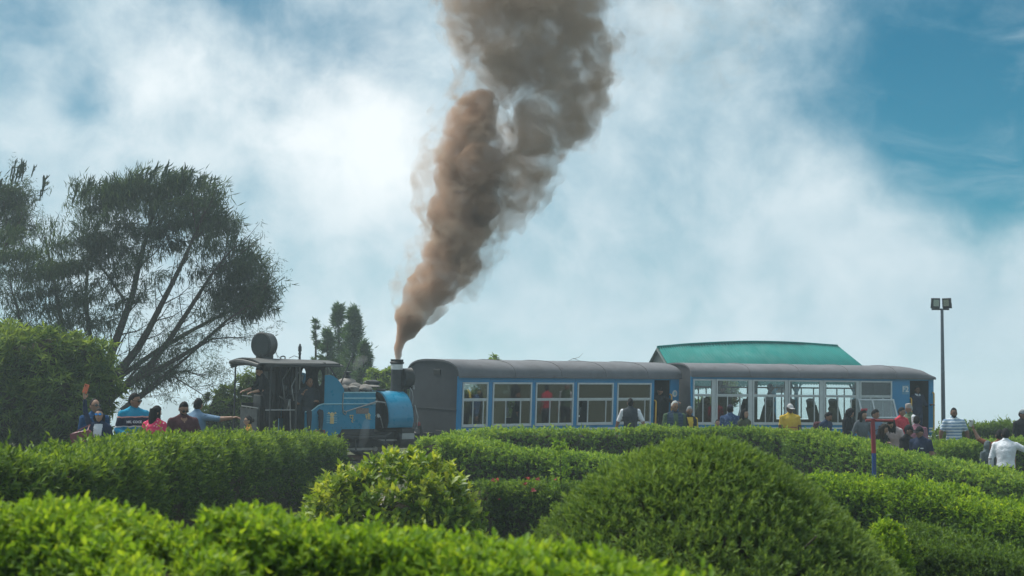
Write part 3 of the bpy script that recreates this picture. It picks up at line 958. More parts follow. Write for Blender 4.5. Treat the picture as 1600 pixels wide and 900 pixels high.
    for i in range(nx):
        for j in (0, ny):
            a = i * (ny + 1) + j; fs.append((a, a + ny + 1, a + ny + 1 + o_, a + o_))
    for j in range(ny):
        for i in (0, nx):
            a = i * (ny + 1) + j; fs.append((a, a + 1, a + 1 + o_, a + o_))
    mb = MB(); mb.add(vs_, fs)
    roof = mb.build('roof', M_croof, root)
    mb = MB()
    mb.bx(-0.03, L + 0.03, -H - ov - 0.012, -H - ov + 0.012, ze - 0.03, ze + 0.012)
    mb.build('gutter', M_croof, roof, smooth=False)
    for q in (0.22, 0.44, 0.63, 0.84):
        x = L * q; pts = []
        i = int(round((x + 0.04) / (L + 0.08) * nx))
        pts = [Vector(roof_pt(i, j, False)) + Vector((0, 0, 0.006)) for j in range(ny + 1)]
        MB().tube(pts, 0.012, 5).build('roof_seam', M_croof, roof)
    MB().bx(0.08, L - 0.08, -H + 0.06, H - 0.06, ze - 0.012, ze - 0.002).build('ceiling', mat('pale_ceiling', (0.42, 0.46, 0.45), 0.7), root, smooth=False)
    # end walls with arched tops
    for k, (xa, xb) in enumerate(((0.0, 0.06), (L - 0.06, L))):
        kk = 1.0 if (k == 0 or not roof_round) else 0.35
        poly = [(-H + 0.003, zb), (H - 0.003, zb)]
        for j in range(0, 17):
            a = math.pi * j / 16
            poly.append((math.copysign(abs(math.cos(a)) ** 0.75, math.cos(a)) * (H - 0.003), ze + (zr - ze - 0.03) * kk * math.sin(a) ** 0.8))
        n = len(poly)
        vs_ = [(xa + 0.002, y, q) for y, q in poly] + [(xb - 0.002, y, q) for y, q in poly]
        fs = [tuple(range(n)), tuple(range(2 * n - 1, n - 1, -1))] + [(i, i + n, (i + 1) % n + n, (i + 1) % n) for i in range(n)]
        m = MB(); m.add(vs_, fs); ew = m.build('end_wall', M_cend, root, smooth=False)
        if k == 0:
            m = MB(); m.bx(-0.02, 0.001, -0.3, 0.0, 2.06, 2.2); m.build('vent_box', M_black, ew, smooth=False, bevel=0.01)
            m = MB(); m.bx(-0.012, 0.0015, -1.02, 1.02, 1.16, 1.185); m.build('panel_seam', M_cend, ew, smooth=False)
            m = MB(); m.tube([(-0.02, -0.62, 0.62), (-0.12, -0.62, 0.62), (-0.12, -0.3, 0.62), (-0.02, -0.3, 0.62)], 0.014, 6); m.build('end_step', M_iron, ew)
    # stripe, floor, underframe, wheels
    m = MB(); m.bx(0.0, D0, -H - 0.004, -H + 0.001, zs - 0.115, zs - 0.075)
    if roof_round: m.bx(D1, L, -H - 0.004, -H + 0.001, zs - 0.115, zs - 0.075); m.bx(D1, L, -H - 0.004, -H + 0.001, zs - 0.215, zs - 0.165)
    m.build('white_stripe', M_white, root, smooth=False)
    m = MB()          # cover strips over the sheet joints
    for i in range(1, len(edges) - 1, 2):
        xx = (edges[i + 1] + edges[i]) / 2 if i + 1 < len(edges) else edges[i]
    for i in range(2, len(edges) - 1, 2):
        xx = (edges[i] + edges[i + 1]) / 2; m.bx(xx - 0.012, xx + 0.012, -H - 0.005, -H + 0.001, zb + 0.01, zs - 0.12); m.bx(xx - 0.012, xx + 0.012, -H - 0.005, -H + 0.001, zt + 0.005, ze - 0.035)
    m.bx(D1 + 0.02, L - 0.01, -H - 0.005, -H + 0.001, zm + 0.42, zm + 0.435)
    m.build('cover_strips', M_cblue, root, smooth=False)
    m = MB(); m.bx(0.06, L - 0.06, -H + t + 0.001, H - t - 0.001, z['floor'] - 0.06, z['floor']); m.build('floor', M_floor_c, root, smooth=False)
    m = MB(); m.bx(0.1, L - 0.1, -0.75, 0.75, 0.06, z['floor'] - 0.062); m.bx(-0.25, -0.001, -0.09, 0.09, 0.42, 0.54); m.bx(L + 0.001, L + 0.25, -0.09, 0.09, 0.42, 0.54)
    m.build('underframe', M_black, root, smooth=False)
    for xw in (1.1, 2.0, L - 2.0, L - 1.1):
        m = MB()
        for sy in (-1, 1):
            m.lathe([(0.05, -0.06), (0.10, -0.05), (0.20, -0.03), (0.235, -0.03), (0.235, 0.03), (0.265, 0.035), (0.265, 0.05), (0.06, 0.05)], (xw, sy * 0.305, 0.236), (0, -sy, 0), 20)
        m.tube([(xw, -0.4, 0.236), (xw, 0.4, 0.236)], 0.04, 8)
        m.build('wheelset', M_tread, root)
    # door recess, handrails
    m = MB()
    m.bx(D0 - 0.02, D0 + 0.02, -H + t, H - t, z['floor'], ze - 0.02, 0)
    m.build('door_partition', M_inner, root, smooth=False)
    for xx, lo, hi in ((D0 + 0.01, z['floor'] + 0.35, zm - 0.05), (D1 - 0.01, z['floor'] + (0.75 if not roof_round else 0.35), zm + 0.12)):
        if roof_round and xx > D0 + 0.1: xx = L - 0.035
        m = MB(); m.tube([(xx, -H, lo), (xx, -H - 0.07, lo + 0.03), (xx, -H - 0.07, hi - 0.04), (xx, -H - 0.045, hi - 0.01), (xx, -H, hi)], 0.022, 8)
        m.build('handrail', M_yellow, root)
    m = MB(); m.bx(D0 + 0.02, D1 - 0.02, -H - 0.22, -H + 0.02, zb - 0.28, zb - 0.24)
    m.build('step', M_iron, root, smooth=False)
    return root, along, L

def seat(root, x, y, face, zf):
    """reclining seat: cushion, shell back, headrest; face = +1 looks along +x"""
    o = empty('seat', (x, y, zf), (0, 0, 0 if face > 0 else math.pi)); o.parent = root
    MB().bx(-0.24, 0.24, -0.22, 0.22, 0.32, 0.46).build('cushion', M_seat, o, bevel=0.04)
    A = Matrix.Translation((-0.22, 0, 0.42)) @ Matrix.Rotation(R(-16), 4, 'Y')
    MB().bx(-0.05, 0.05, -0.215, 0.215, 0.0, 0.66, 0, A).build('backrest', M_seat, o, bevel=0.04)
    MB().bx(-0.085, -0.052, -0.20, 0.20, 0.02, 0.62, 0, A).build('back_shell', M_seatb, o, bevel=0.012)
    MB().bx(-0.055, 0.055, -0.17, 0.17, 0.62, 0.86, 0, A).build('headrest', M_seat, o, bevel=0.05)
    MB().bx(-0.06, 0.06, -0.08, 0.08, 0.0, 0.33).build('pedestal', M_black, o, smooth=False)
    return o

C1, along1, L1 = coach('dark-roofed blue coach coupled behind the steam engine', 713, 41.5, R(40), R(2.6), R(0.0), 8.1,
    [(720, 760), (767, 828), (834, 893), (899, 955), (961, 1014)], (1019, 1044), dict(sill=0.74, mid=1.46, top=1.90, eave=2.05, roof=2.46, skirt=0.40, floor=0.22), 'blue', False)
C2, along2, L2 = coach('blue coach with pale window frames in front of the green roof', 1078, 46.3, R(18), R(1.0), R(0.45), 7.98,
    [(1081, 1112), (1117, 1169), (1174, 1226), (1230, 1280), (1285, 1337), (1341, 1391)], (1419, 1449), dict(sill=0.68, mid=1.54, top=1.99, eave=2.08, roof=2.45, skirt=0.36, floor=0.18, far_mid=1.74), 'alu', True)
for k in range(8):
    for yy in (-0.66, 0.62):
        if k in (0,) and yy < 0: continue
        seat(C2, 0.75 + k * 0.74, yy, -1 if k < 4 else 1, 0.18)
for k in range(7):
    for yy in (-0.66, 0.62):
        seat(C1, 0.55 + k * 0.86, yy, -1, 0.22)

# number plate F2 and round badge
x = along2(1412)
pl = MB().bx(x - 0.11, x + 0.11, -CW / 2 - 0.006, -CW / 2 + 0.001, 1.60, 1.88).build('class_plate', mat('pale_blue_plate', (0.10, 0.27, 0.42), 0.5), C2, smooth=False)
tm = text_mesh('F2', 0.23, 0.002, 0.004); tm.materials.append(M_white)
o = link_mesh('lettering', tm, pl); o.location = (x, -CW / 2 - 0.009, 1.745); o.rotation_euler = (R(90), 0, 0)
x = along1(1051)
bd = MB().lathe([(0.10, -0.004), (0.10, 0.004), (0.085, 0.006)], (x, -CW / 2, 1.60), (0, -1, 0), 24).build('round_badge', M_white, C1)
MB().lathe([(0.055, 0), (0.055, 0.009)], (x, -CW / 2, 1.60), (0, -1, 0), 18).build('badge_emblem', M_lrail, bd)
# top-hung window flap swung open on coach 2
a, b = along2(1337), along2(1393)
H = CW / 2
flap = empty('window_flap', (0, -H - 0.03, 1.45)); flap.parent = C2; flap.rotation_euler = (R(-24), 0, 0)
m = MB()
for q in ((a, b, 0.0, -0.05), (a, b, -0.62, -0.57)): m.bx(q[0], q[1], -0.018, 0.018, q[3] if q[3] < q[2] else q[2], max(q[2], q[3]))
for xx in (a, (a + b) / 2 - 0.16, b - 0.05): m.bx(xx, xx + 0.05, -0.017, 0.017, -0.57, -0.05)
m.build('flap_frame', M_alu, flap, smooth=False)
MB().bx(a + 0.05, b - 0.05, -0.004, 0.004, -0.57, -0.05).build('flap_pane', glass_mat('dusty_flap_glass', (0.62, 0.72, 0.72), 3.0, 0.15), flap, smooth=False)

# ------------------------------------------------------------------ steam locomotive
LO = empty('steam_locomotive', (-4.611, 40.738, 0), (R(2.5), 0, R(30)), label='small blue and black saddle tank steam locomotive in steam', cat='locomotive')
LO.scale = (0.87, 1, 1)
yn = -0.86          # near side plane
# frames and wheels
m = MB(); m.bx(-2.3, 2.45, -0.52, -0.48, 0.24, 0.62); m.bx(-2.3, 2.45, 0.48, 0.52, 0.24, 0.62); m.bx(-2.3, 2.4, -0.479, 0.479, 0.40, 0.54)
m.build('frame', M_black, LO, smooth=False)
m = MB(); m.bx(-2.35, 1.35, -0.88, 0.88, 0.50, 0.56); m.build('footplate', M_black, LO, smooth=False)
for xw in (-0.35, 1.15):
    for sy in (-1, 1):
        w = empty('wheel', (xw, sy * 0.42, 0.332)); w.parent = LO; w.scale = (1 / 0.87, 1, 1)
        MB().lathe([(0.285, -0.045), (0.33, -0.045), (0.33, 0.04), (0.36, 0.045), (0.36, 0.06), (0.285, 0.06)], (0, 0, 0), (0, -sy, 0), 28).build('tyre', M_tread, w)
        m = MB(); m.lathe([(0.09, -0.07), (0.09, 0.07)], (0, 0, 0), (0, 1, 0), 16)
        for k in range(9):
            a = k * 2 * math.pi / 9
            m.tube([(math.cos(a) * 0.07, 0, math.sin(a) * 0.07), (math.cos(a) * 0.29, 0, math.sin(a) * 0.29)], 0.022, 6)
        m.build('spokes', M_iron, w)
for sy in (-1, 1):
    m = MB(); m.bx(-0.42, 1.22, sy * 0.60 - 0.02, sy * 0.60 + 0.02, 0.17, 0.23)
    for xw in (-0.35, 1.15): m.lathe([(0.06, -0.05), (0.06, 0.05)], (xw, sy * 0.58, 0.20), (0, 1, 0), 14)
    m.build('coupling_rod', M_steel, LO, smooth=False)
    m = MB(); m.lathe([(0.10, 0), (0.19, 0.0), (0.20, 0.03), (0.20, 0.46), (0.19, 0.5), (0.10, 0.5)], (1.78, sy * 0.72, 0.42), (1, 0, 0), 22)
    m.bx(1.84, 2.24, sy * 0.72 - 0.17, sy * 0.72 + 0.17, 0.56, 0.72)
    m.build('cylinder', M_black, LO)
    m = MB(); m.bx(1.15, 1.8, sy * 0.70 - 0.018, sy * 0.70 + 0.018, 0.40, 0.44); m.build('piston_rod', M_steel, LO, smooth=False)
m = MB(); m.bx(1.82, 2.22, -0.93, -0.905, 0.45, 0.60); m.build('cylinder_cover', mat('scuffed_cover', (0.30, 0.33, 0.34), 0.5, 0.3), LO, smooth=False, bevel=0.01)
m = MB(); m.bx(2.42, 2.5, -0.85, 0.85, 0.34, 0.58); m.build('buffer_beam', M_black, LO, smooth=False, bevel=0.01)
m = MB(); m.tube([(2.5, -0.55, 0.78), (2.62, -0.55, 0.74), (2.66, -0.55, 0.6), (2.6, -0.55, 0.44)], 0.045, 8); m.build('brake_hose', M_iron, LO)
m = MB(); m.lathe([(0.06, 0), (0.06, 0.1)], (2.5, -0.55, 0.79), (1, 0, 0.2), 10); m.build('hose_valve', M_red, LO)
m = MB(); m.bx(2.5, 2.75, -0.06, 0.06, 0.38, 0.5); m.lathe([(0.12, 0), (0.14, 0.03), (0.12, 0.06)], (2.72, 0, 0.44), (1, 0, 0), 14); m.build('coupler', M_iron, LO)
for xx in (-2.25, 0.4, 1.35): MB().tube([(xx, yn + 0.05, 0.52), (xx + 0.02, yn + 0.02, 0.18)], 0.02, 6).build('step_hanger', M_iron, LO)
MB().bx(0.25, 0.6, yn - 0.02, yn + 0.2, 0.16, 0.182).build('step', M_iron, LO)
m = MB()
m.tube([(0.35, yn + 0.1, 0.46), (1.0, yn + 0.1, 0.44), (1.5, yn + 0.1, 0.36)], 0.018, 6); m.tube([(0.9, yn, 0.5), (1.28, yn - 0.02, 0.36), (1.42, yn - 0.02, 0.16), (1.44, yn, 0.05)], 0.02, 6)
m.tube([(1.3, yn, 0.52), (1.5, yn - 0.02, 0.62)], 0.03, 6)
m.build('pipes', M_iron, LO)
# boiler and smokebox
m = MB(); m.lathe([(0.44, -0.55), (0.46, -0.5), (0.46, 2.35), (0.44, 2.40), (0.40, 2.42)], (0, 0, 1.06), (1, 0, 0), 32); m.build('boiler', M_black, LO)
m = MB(); m.lathe([(0.30, 0), (0.37, 0.02), (0.37, 0.04), (0.30, 0.07), (0.05, 0.10), (0.05, 0.16)], (2.41, 0, 1.06), (1, 0, 0), 28); m.build('smokebox_door', M_black, LO)
# saddle tank over the front of the boiler
def tank_sec(n=26):
    pts = [(-0.80, 0.74)]
    for i in range(n + 1):
        a = math.pi * (1 - i / n)
        pts.append((math.copysign(abs(math.cos(a)) ** 0.82, math.cos(a)) * 0.86, 0.90 + 0.73 * math.sin(a) ** 0.92))
    pts.append((0.80, 0.74))
    return pts
sec = tank_sec()
x0, x1 = 1.42, 2.24
n = len(sec)
rings = [(x0, 0.965), (x0 + 0.03, 1.0), (x1 - 0.03, 1.0), (x1, 0.965)]
vs_ = [(x, y * k, 0.9 + (q - 0.9) * k) for x, k in rings for y, q in sec]
fs = [tuple(range(n - 1, -1, -1)), tuple(range(3 * n, 4 * n))]
for i in range(3):
    for j in range(n):
        a, b = i * n + j, i * n + (j + 1) % n
        fs.append((a, b, b + n, a + n))
m = MB(); m.add(vs_, fs); tank = m.build('saddle_tank', M_lblue, LO, angle=30)
m = MB(); m.add([(x0 - 0.006, y * 0.985, 0.9 + (q - 0.9) * 0.985) for y, q in sec] + [(x0 + 0.002, y * 0.985, 0.9 + (q - 0.9) * 0.985) for y, q in sec],
                [tuple(range(n - 1, -1, -1)), tuple(range(n, 2 * n))] + [(j, (j + 1) % n, (j + 1) % n + n, j + n) for j in range(n)])
m.build('tank_end', M_black, tank, smooth=False)
rv = MB().ell((0, 0, 0), (0.012, 0.012, 0.012), 8, 5).mesh('rivet', [M_lblue])
rm = MB()
for xx in (x0 + 0.035, x1 - 0.035):
    for i in range(46):
        f = 1 + i / 45 * (n - 3); k = int(f); t = f - k
        y = sec[k][0] * (1 - t) + sec[k + 1][0] * t; q = sec[k][1] * (1 - t) + sec[k + 1][1] * t
        rm.ell((xx, y * 1.004, 0.9 + (q - 0.9) * 1.004), (0.013, 0.013, 0.013), 6, 4)
rm.build('rivets', M_lblue, tank)
m = MB(); m.tube([(1.05, -0.62, 1.40), (1.40, -0.66, 1.36), (1.46, -0.72, 1.2)], 0.02, 6); m.tube([(1.05, -0.5, 1.05), (1.3, -0.58, 1.0), (1.36, -0.66, 0.72)], 0.022, 6); m.lathe([(0.05, 0), (0.06, 0.03), (0.05, 0.06)], (1.22, -0.56, 1.02), (0, -1, 0.2), 10); m.build('injector_pipes', M_steel, LO)
m = MB(); m.lathe([(0.13, 0), (0.13, 0.03), (0.10, 0.05)], (1.62, 0, 1.625), (0, 0, 1), 18); m.build('filler_cap', M_black, tank)
# chimney
fx = 2.12
m = MB(); m.lathe([(0.26, 1.45), (0.205, 1.60), (0.165, 1.75), (0.165, 2.18)], (fx, 0, 0), (0, 0, 1), 26); ch = m.build('chimney', M_black, LO)
m = MB(); m.lathe([(0.168, 2.18), (0.17, 2.185), (0.17, 2.31), (0.168, 2.315)], (fx, 0, 0), (0, 0, 1), 26); m.build('white_band', M_white, ch)
m = MB(); m.lathe([(0.168, 2.315), (0.195, 2.33), (0.205, 2.35), (0.205, 2.37), (0.18, 2.385), (0.185, 2.41), (0.185, 2.44), (0.14, 2.44), (0.13, 2.36)], (fx, 0, 0), (0, 0, 1), 26); m.build('chimney_cap', M_black, ch)
# front headlamp
m = MB(); m.lathe([(0.20, -0.14), (0.25, -0.12), (0.26, 0.12), (0.27, 0.14), (0.25, 0.16), (0.02, 0.165)], (2.42, -0.02, 1.96), (1, 0, 0), 28); hl = m.build('headlamp', M_black, LO)
MB().lathe([(0.23, 0), (0.23, 0.01)], (2.585, -0.02, 1.96), (1, 0, 0), 28).build('lens', G_lamp, hl)
m = MB(); m.tube([(2.40, -0.02, 1.72), (2.40, -0.02, 1.45)], 0.05, 8); m.bx(2.25, 2.55, -0.22, 0.18, 1.68, 1.71); m.build('lamp_bracket', M_iron, hl)
m = MB(); m.tube([(2.45, -0.22, 1.72), (2.48, -0.3, 1.62), (2.5, -0.32, 1.48), (2.46, -0.36, 1.3)], 0.014, 6, 0); m.tube([(2.5, -0.2, 1.75), (2.52, -0.3, 1.78), (2.5, -0.36, 1.68)], 0.016, 6); m.tube([(2.4, -0.6, 1.3), (2.44, -0.72, 1.0), (2.42, -0.7, 0.7)], 0.016, 6); m.build('lamp_wiring', M_steel, hl)
# side sheets: long tank and bunker side with curved rear top
for sy in (-1, 1):
    y0, y1 = (yn, yn + 0.03) if sy < 0 else (-yn - 0.03, -yn)
    poly = [(-1.18, 0.56), (-0.28, 0.56)] + arc(-0.28, 0.56, -0.05, 0.72, -0.18, 6)[1:] + [(0.99, 0.72), (0.99, 1.34), (-0.62, 1.34)] + arc(-0.62, 1.34, -1.08, 1.14, 0.0, 1)[1:1]
    poly += [(-0.70, 1.335), (-0.80, 1.30), (-0.90, 1.235), (-0.98, 1.185), (-1.08, 1.16), (-1.18, 1.155)]
    ss = MB().prism(poly, y0, y1).build('side_sheet', M_lblue, LO, smooth=False)
    if sy < 0:
        yy = yn - 0.006
        m = MB(); m.tube([(0.99, yy, 1.345), (-0.62, yy, 1.345), (-0.70, yy, 1.335), (-0.80, yy, 1.30), (-0.90, yy, 1.235), (-0.98, yy, 1.185), (-1.08, yy, 1.163), (-1.18, yy, 1.158)], 0.016, 6)
        m.tube([(-1.10, yy, 0.62), (-1.10, yy, 1.0), (-1.07, yy, 1.05), (-1.0, yy, 1.06)], 0.012, 6)
        m.build('beading', M_lrail, ss)
        m = MB()
        for i in range(12):
            for (xx, zz) in ((-0.62 + i * 0.14, 0.60 if i < 2 else 0.76),): m.ell((xx, yn - 0.002, zz), (0.010, 0.008, 0.010), 6, 4)
        for xx, zz in ((-0.78, 1.02), (-0.74, 1.02), (-0.78, 0.96), (-0.74, 0.96), (-0.79, 0.74), (-0.75, 0.74), (-0.77, 0.80)): m.ell((xx, yn - 0.002, zz), (0.012, 0.008, 0.012), 6, 4)
        m.build('bolts', M_black, ss)
        m = MB()
        for i in range(22): m.ell((-0.58 + i * 0.072, yn - 0.002, 1.30), (0.009, 0.007, 0.009), 6, 4)
        for i in range(9): m.ell((0.955, yn - 0.002, 0.76 + i * 0.064), (0.009, 0.007, 0.009), 6, 4)
        m.build('side_rivets', M_lblue, ss)
m = MB(); m.bx(-0.58, 0.98, yn + 0.031, -yn - 0.031, 0.57, 1.30); m.build('water_tank', M_black, LO, smooth=False)
# coal bunker above
for sy in (-1, 1):
    y0, y1 = (yn - 0.003, yn + 0.03) if sy < 0 else (-yn - 0.03, -yn + 0.003)
    MB().bx(0.0, 0.98, y0, y1, 1.352, 1.63).build('bunker_side', M_lblue, LO, smooth=False)
m = MB()
for zz in (1.49, 1.63): m.bx(-0.01, 0.99, yn - 0.016, yn - 0.003, zz - 0.017, zz + 0.012)
m.build('bunker_beading', M_lrail, LO, smooth=False)
MB().bx(0.0, 0.98, yn + 0.031, -yn - 0.031, 1.31, 1.56).build('bunker_floor', M_black, LO, smooth=False)
m = MB()
rr = random.Random(5)
for i in range(120):
    c = (rr.uniform(0.06, 0.92), rr.uniform(-0.78, 0.78), 1.57 + rr.uniform(0, 0.16)); s_ = rr.uniform(0.05, 0.10)
    m.ell(c, (s_, s_ * rr.uniform(0.7, 1.2), s_ * 0.8), 6, 4, 0, None)
m.build('coal', M_coal, LO, smooth=False)
def lumpy(seed, k=0.16):
    def fn(d, q):
        return q * (1 + k * float(wob(np.array([[d.x, d.y, d.z]]), 2.6, seed)[0]))
    return fn
for i, (c, r_) in enumerate((((0.12, -0.6, 1.70), (0.17, 0.2, 0.11)), ((0.40, -0.62, 1.69), (0.18, 0.18, 0.10)), ((0.80, -0.60, 1.70), (0.19, 0.2, 0.12)), ((0.62, -0.3, 1.74), (0.2, 0.2, 0.12)))):
    m = MB(); m.ell(c, r_, 16, 10, 0, lumpy(i)); m.build('sack', M_sack, LO)
m = MB(); m.lathe([(0.30, 1.45), (0.30, 1.72), (0.29, 1.82), (0.24, 1.90), (0.14, 1.945), (0.02, 1.96)], (0.52, 0.0, 0), (0, 0, 1), 26); m.build('steam_dome', mat('dusty_grey_dome', (0.17, 0.165, 0.16), 0.75, var=0.15), LO)
m = MB(); m.lathe([(0.10, 1.93), (0.09, 2.0), (0.05, 2.02), (0.05, 2.08), (0.12, 2.09), (0.12, 2.11), (0.02, 2.12)], (0.54, 0, 0), (0, 0, 1), 14); m.build('safety_valve', M_iron, LO)
m = MB(); m.ell((1.1, -0.25, 1.76), (0.32, 0.28, 0.035), 18, 6, 0, None, None); m.build('coal_pan', M_sack, LO)
m = MB(); m.ell((1.38, 0.1, 1.84), (0.24, 0.2, 0.07), 16, 6, 0, lumpy(3, 0.3)); m.tube([(1.15, 0.1, 1.8), (1.0, 0.1, 1.6)], 0.02, 6); m.build('shovel_blade', M_black, LO)
m = MB(); m.tube([(-0.02, -0.70, 1.86), (0.20, -0.68, 2.30), (0.35, -0.66, 2.56)], 0.018, 6); m.build('fire_iron', M_iron, LO)
m = MB(); m.tube([(-0.38, -0.6, 2.30), (0.05, -0.68, 1.72)], 0.016, 6); m.build('roof_stay', M_iron, LO)
# slanted lever across the side and chain loop
m = MB(); m.tube([(0.06, yn - 0.03, 1.16), (1.02, yn - 0.03, 1.40)], [0.014, 0.024], 7); m.build('lever', M_steel, LO)
m = MB(); m.tube([(-0.03, yn - 0.015, 1.62), (-0.05, yn - 0.015, 1.3), (-0.02, yn - 0.02, 1.12), (0.05, yn - 0.02, 1.08), (0.08, yn - 0.02, 1.14), (0.0, yn - 0.02, 1.18)], 0.014, 6); m.build('hook_chain', M_steel, LO)
MB().bx(0.38, 0.78, yn - 0.008, yn, 1.10, 1.24).build('maker_plate', mat('faded_plate', (0.16, 0.13, 0.12), 0.5, var=0.3, scale=15), LO, smooth=False, bevel=0.004)
# cab front sheet with spectacle openings, side wings
def ring_sheet(x, y0, y1, z0, z1, holes, thick, m_, name, parent, cell=0.05):
    """sheet in the y-z plane with round openings cut by leaving cells out"""
    bm = bmesh.new()
    vsx = [bm.verts.new((x, y0, z0)), bm.verts.new((x, y1, z0)), bm.verts.new((x, y1, z1)), bm.verts.new((x, y0, z1))]
    edges_ = [bm.edges.new((vsx[i], vsx[(i + 1) % 4])) for i in range(4)]
    for cy_, cz_, ry, rz in holes:
        hv = [bm.verts.new((x, cy_ + math.cos(a * math.pi / 10) * ry, cz_ + math.sin(a * math.pi / 10) * rz)) for a in range(20)]
        edges_ += [bm.edges.new((hv[i], hv[(i + 1) % 20])) for i in range(20)]
    bmesh.ops.triangle_fill(bm, edges=edges_, use_beauty=True)
    # drop the discs inside the openings
    dead = [f for f in bm.faces if any(((f.calc_center_median().y - h[0]) / h[2]) ** 2 + ((f.calc_center_median().z - h[1]) / h[3]) ** 2 < 0.8 for h in holes)]
    bmesh.ops.delete(bm, geom=dead, context='FACES_ONLY')
    me_ = bpy.data.meshes.new(name); bm.to_mesh(me_); bm.free()
    me_.materials.append(m_)
    o_ = link_mesh(name, me_, parent)
    sd = o_.modifiers.new('solidify', 'SOLIDIFY'); sd.thickness = thick
    return o_
ring_sheet(-0.60, yn + 0.04, -yn - 0.04, 1.30, 2.36, [(-0.52, 1.98, 0.17, 0.20), (0.52, 1.98, 0.17, 0.20)], 0.03, M_black, 'cab_front', LO)
for sy in (-1, 1):
    y0, y1 = (yn - 0.001, yn + 0.025) if sy < 0 else (-yn - 0.025, -yn + 0.001)
    poly = [(-0.60, 1.352), (0.0, 1.352), (0.0, 1.70), (-0.10, 1.84), (-0.22, 1.96), (-0.34, 2.03), (-0.46, 2.06), (-0.60, 2.05)]
    MB().prism(poly, y0, y1).build('cab_wing', M_lblue, LO, smooth=False)
# cab rear, floor, inside clutter
MB().bx(-2.36, -0.6, -0.84, 0.84, 0.561, 0.60).build('cab_floor', M_black, LO, smooth=False)
m = MB(); m.bx(-2.36, -2.31, -0.30, 0.84, 0.60, 1.18); m.bx(-2.34, -1.2, 0.82, 0.85, 0.60, 1.30); m.build('cab_rear', M_black, LO, smooth=False)
m = MB(); m.lathe([(0.42, 0), (0.50, 0.02), (0.52, 0.5), (0.52, 0.62)], (-1.22, 0, 1.10), (1, 0, 0), 26); m.bx(-1.2, -0.62, -0.5, 0.5, 0.6, 1.2); m.build('firebox', M_black, LO)
m = MB()
m.lathe([(0.085, 0), (0.085, 0.04)], (-1.30, -0.22, 1.62), (-1, 0, 0), 16); m.lathe([(0.07, 0), (0.07, 0.04)], (-1.30, 0.15, 1.70), (-1, 0, 0), 16)
m.tube([(-1.26, -0.3, 1.4), (-1.34, -0.3, 1.75), (-1.1, -0.2, 2.1)], 0.018, 6); m.tube([(-1.3, -0.05, 1.3), (-1.5, -0.1, 1.45), (-1.62, -0.12, 1.5)], 0.018, 6)
m.tube([(-1.0, -0.1, 1.6), (-1.0, -0.1, 2.3)], 0.03, 6); m.tube([(-1.25, 0.3, 1.3), (-1.32, 0.34, 1.9), (-1.1, 0.3, 2.2)], 0.02, 6)
m.tube([(-1.45, -0.55, 0.6), (-1.5, -0.55, 1.45)], 0.02, 6); m.lathe([(0.14, 0), (0.15, 0.02), (0.14, 0.04)], (-1.46, -0.30, 1.30), (-1, 0, 0.2), 18)
m.build('cab_controls', M_steel, LO)
m = MB(); m.bx(-1.9, -1.66, 0.05, 0.45, 0.6, 2.1); m.bx(-2.0, -1.7, 0.3, 0.8, 0.6, 1.5); m.build('locker', M_black, LO, smooth=False, bevel=0.02)
m = MB(); m.bx(-1.02, -0.66, -0.80, -0.35, 1.02, 1.08); m.bx(-0.98, -0.70, -0.76, -0.4, 0.6, 1.02); m.build('driver_seat', M_black, LO, smooth=False)
m = MB()     # dark side curtain and back plate closing the far side of the cab
nn_ = 40
vs_ = []
for i in range(nn_ + 1):
    xx = -1.92 + 1.34 * i / nn_; yy = 0.80 + 0.03 * math.sin(i * 1.1) + 0.015 * math.sin(i * 2.7)
    vs_ += [(xx, yy, 0.9), (xx, yy + 0.01, 2.31), (xx, yy + 0.02, 0.9), (xx, yy + 0.03, 2.31)]
fs_ = []
for i in range(nn_):
    b_ = i * 4; fs_ += [(b_, b_ + 4, b_ + 5, b_ + 1), (b_ + 2, b_ + 3, b_ + 7, b_ + 6)]
m.add(vs_, fs_); m.build('side_curtain', M_black, LO)
# posts, rails
m_post = [(-2.20, -0.80), (-1.46, yn), (-2.56, 0.80), (-1.46, 0.84)]
for xx, yy in m_post:
    MB().tube([(xx, yy, 0.58), (xx, yy, 2.32)], 0.034 if xx > -2 else 0.026, 8).build('cab_post', M_iron, LO)
m = MB()
m.tube([(-2.34, -0.80, 1.2), (-1.46, yn, 1.2)], 0.015, 6); m.tube([(-2.34, 0.80, 1.48), (-2.34, 0.1, 1.48)], 0.015, 6); m.tube([(-2.34, 0.80, 1.22), (-2.34, -0.3, 1.22)], 0.018, 6)
m.tube([(-2.30, 0.3, 0.6), (-2.30, 0.3, 1.22)], 0.018, 6); m.tube([(-2.30, 0.55, 0.6), (-2.30, 0.55, 1.2)], 0.018, 6)
m.build('grab_rails', M_steel, LO)
# roof: gently arched, drooping valance at the rear
nx, ny = 12, 10
def rp(i, j, lo):
    x = -2.62 + 2.50 * i / nx; y = -1.0 + 2.0 * j / ny
    z_ = 2.345 + 0.10 * (1 - y * y) - 0.05 * (i / nx) - (0.03 if lo else 0)
    return (x, y, z_)
vs_ = [rp(i, j, k) for k in (0, 1) for i in range(nx + 1) for j in range(ny + 1)]; o_ = (nx + 1) * (ny + 1); fs = []
for i in range(nx):
    for j in range(ny):
        a = i * (ny + 1) + j; fs += [(a, a + 1, a + ny + 2, a + ny + 1), (a + o_, a + ny + 1 + o_, a + ny + 2 + o_, a + 1 + o_)]
for i in range(nx):
    for j in (0, ny): a = i * (ny + 1) + j; fs.append((a, a + ny + 1, a + ny + 1 + o_, a + o_))
for j in range(ny):
    for i in (0, nx): a = i * (ny + 1) + j; fs.append((a, a + 1, a + 1 + o_, a + o_))
m = MB(); m.add(vs_, fs); cr_ = m.build('cab_roof', M_lroof, LO)
m = MB()
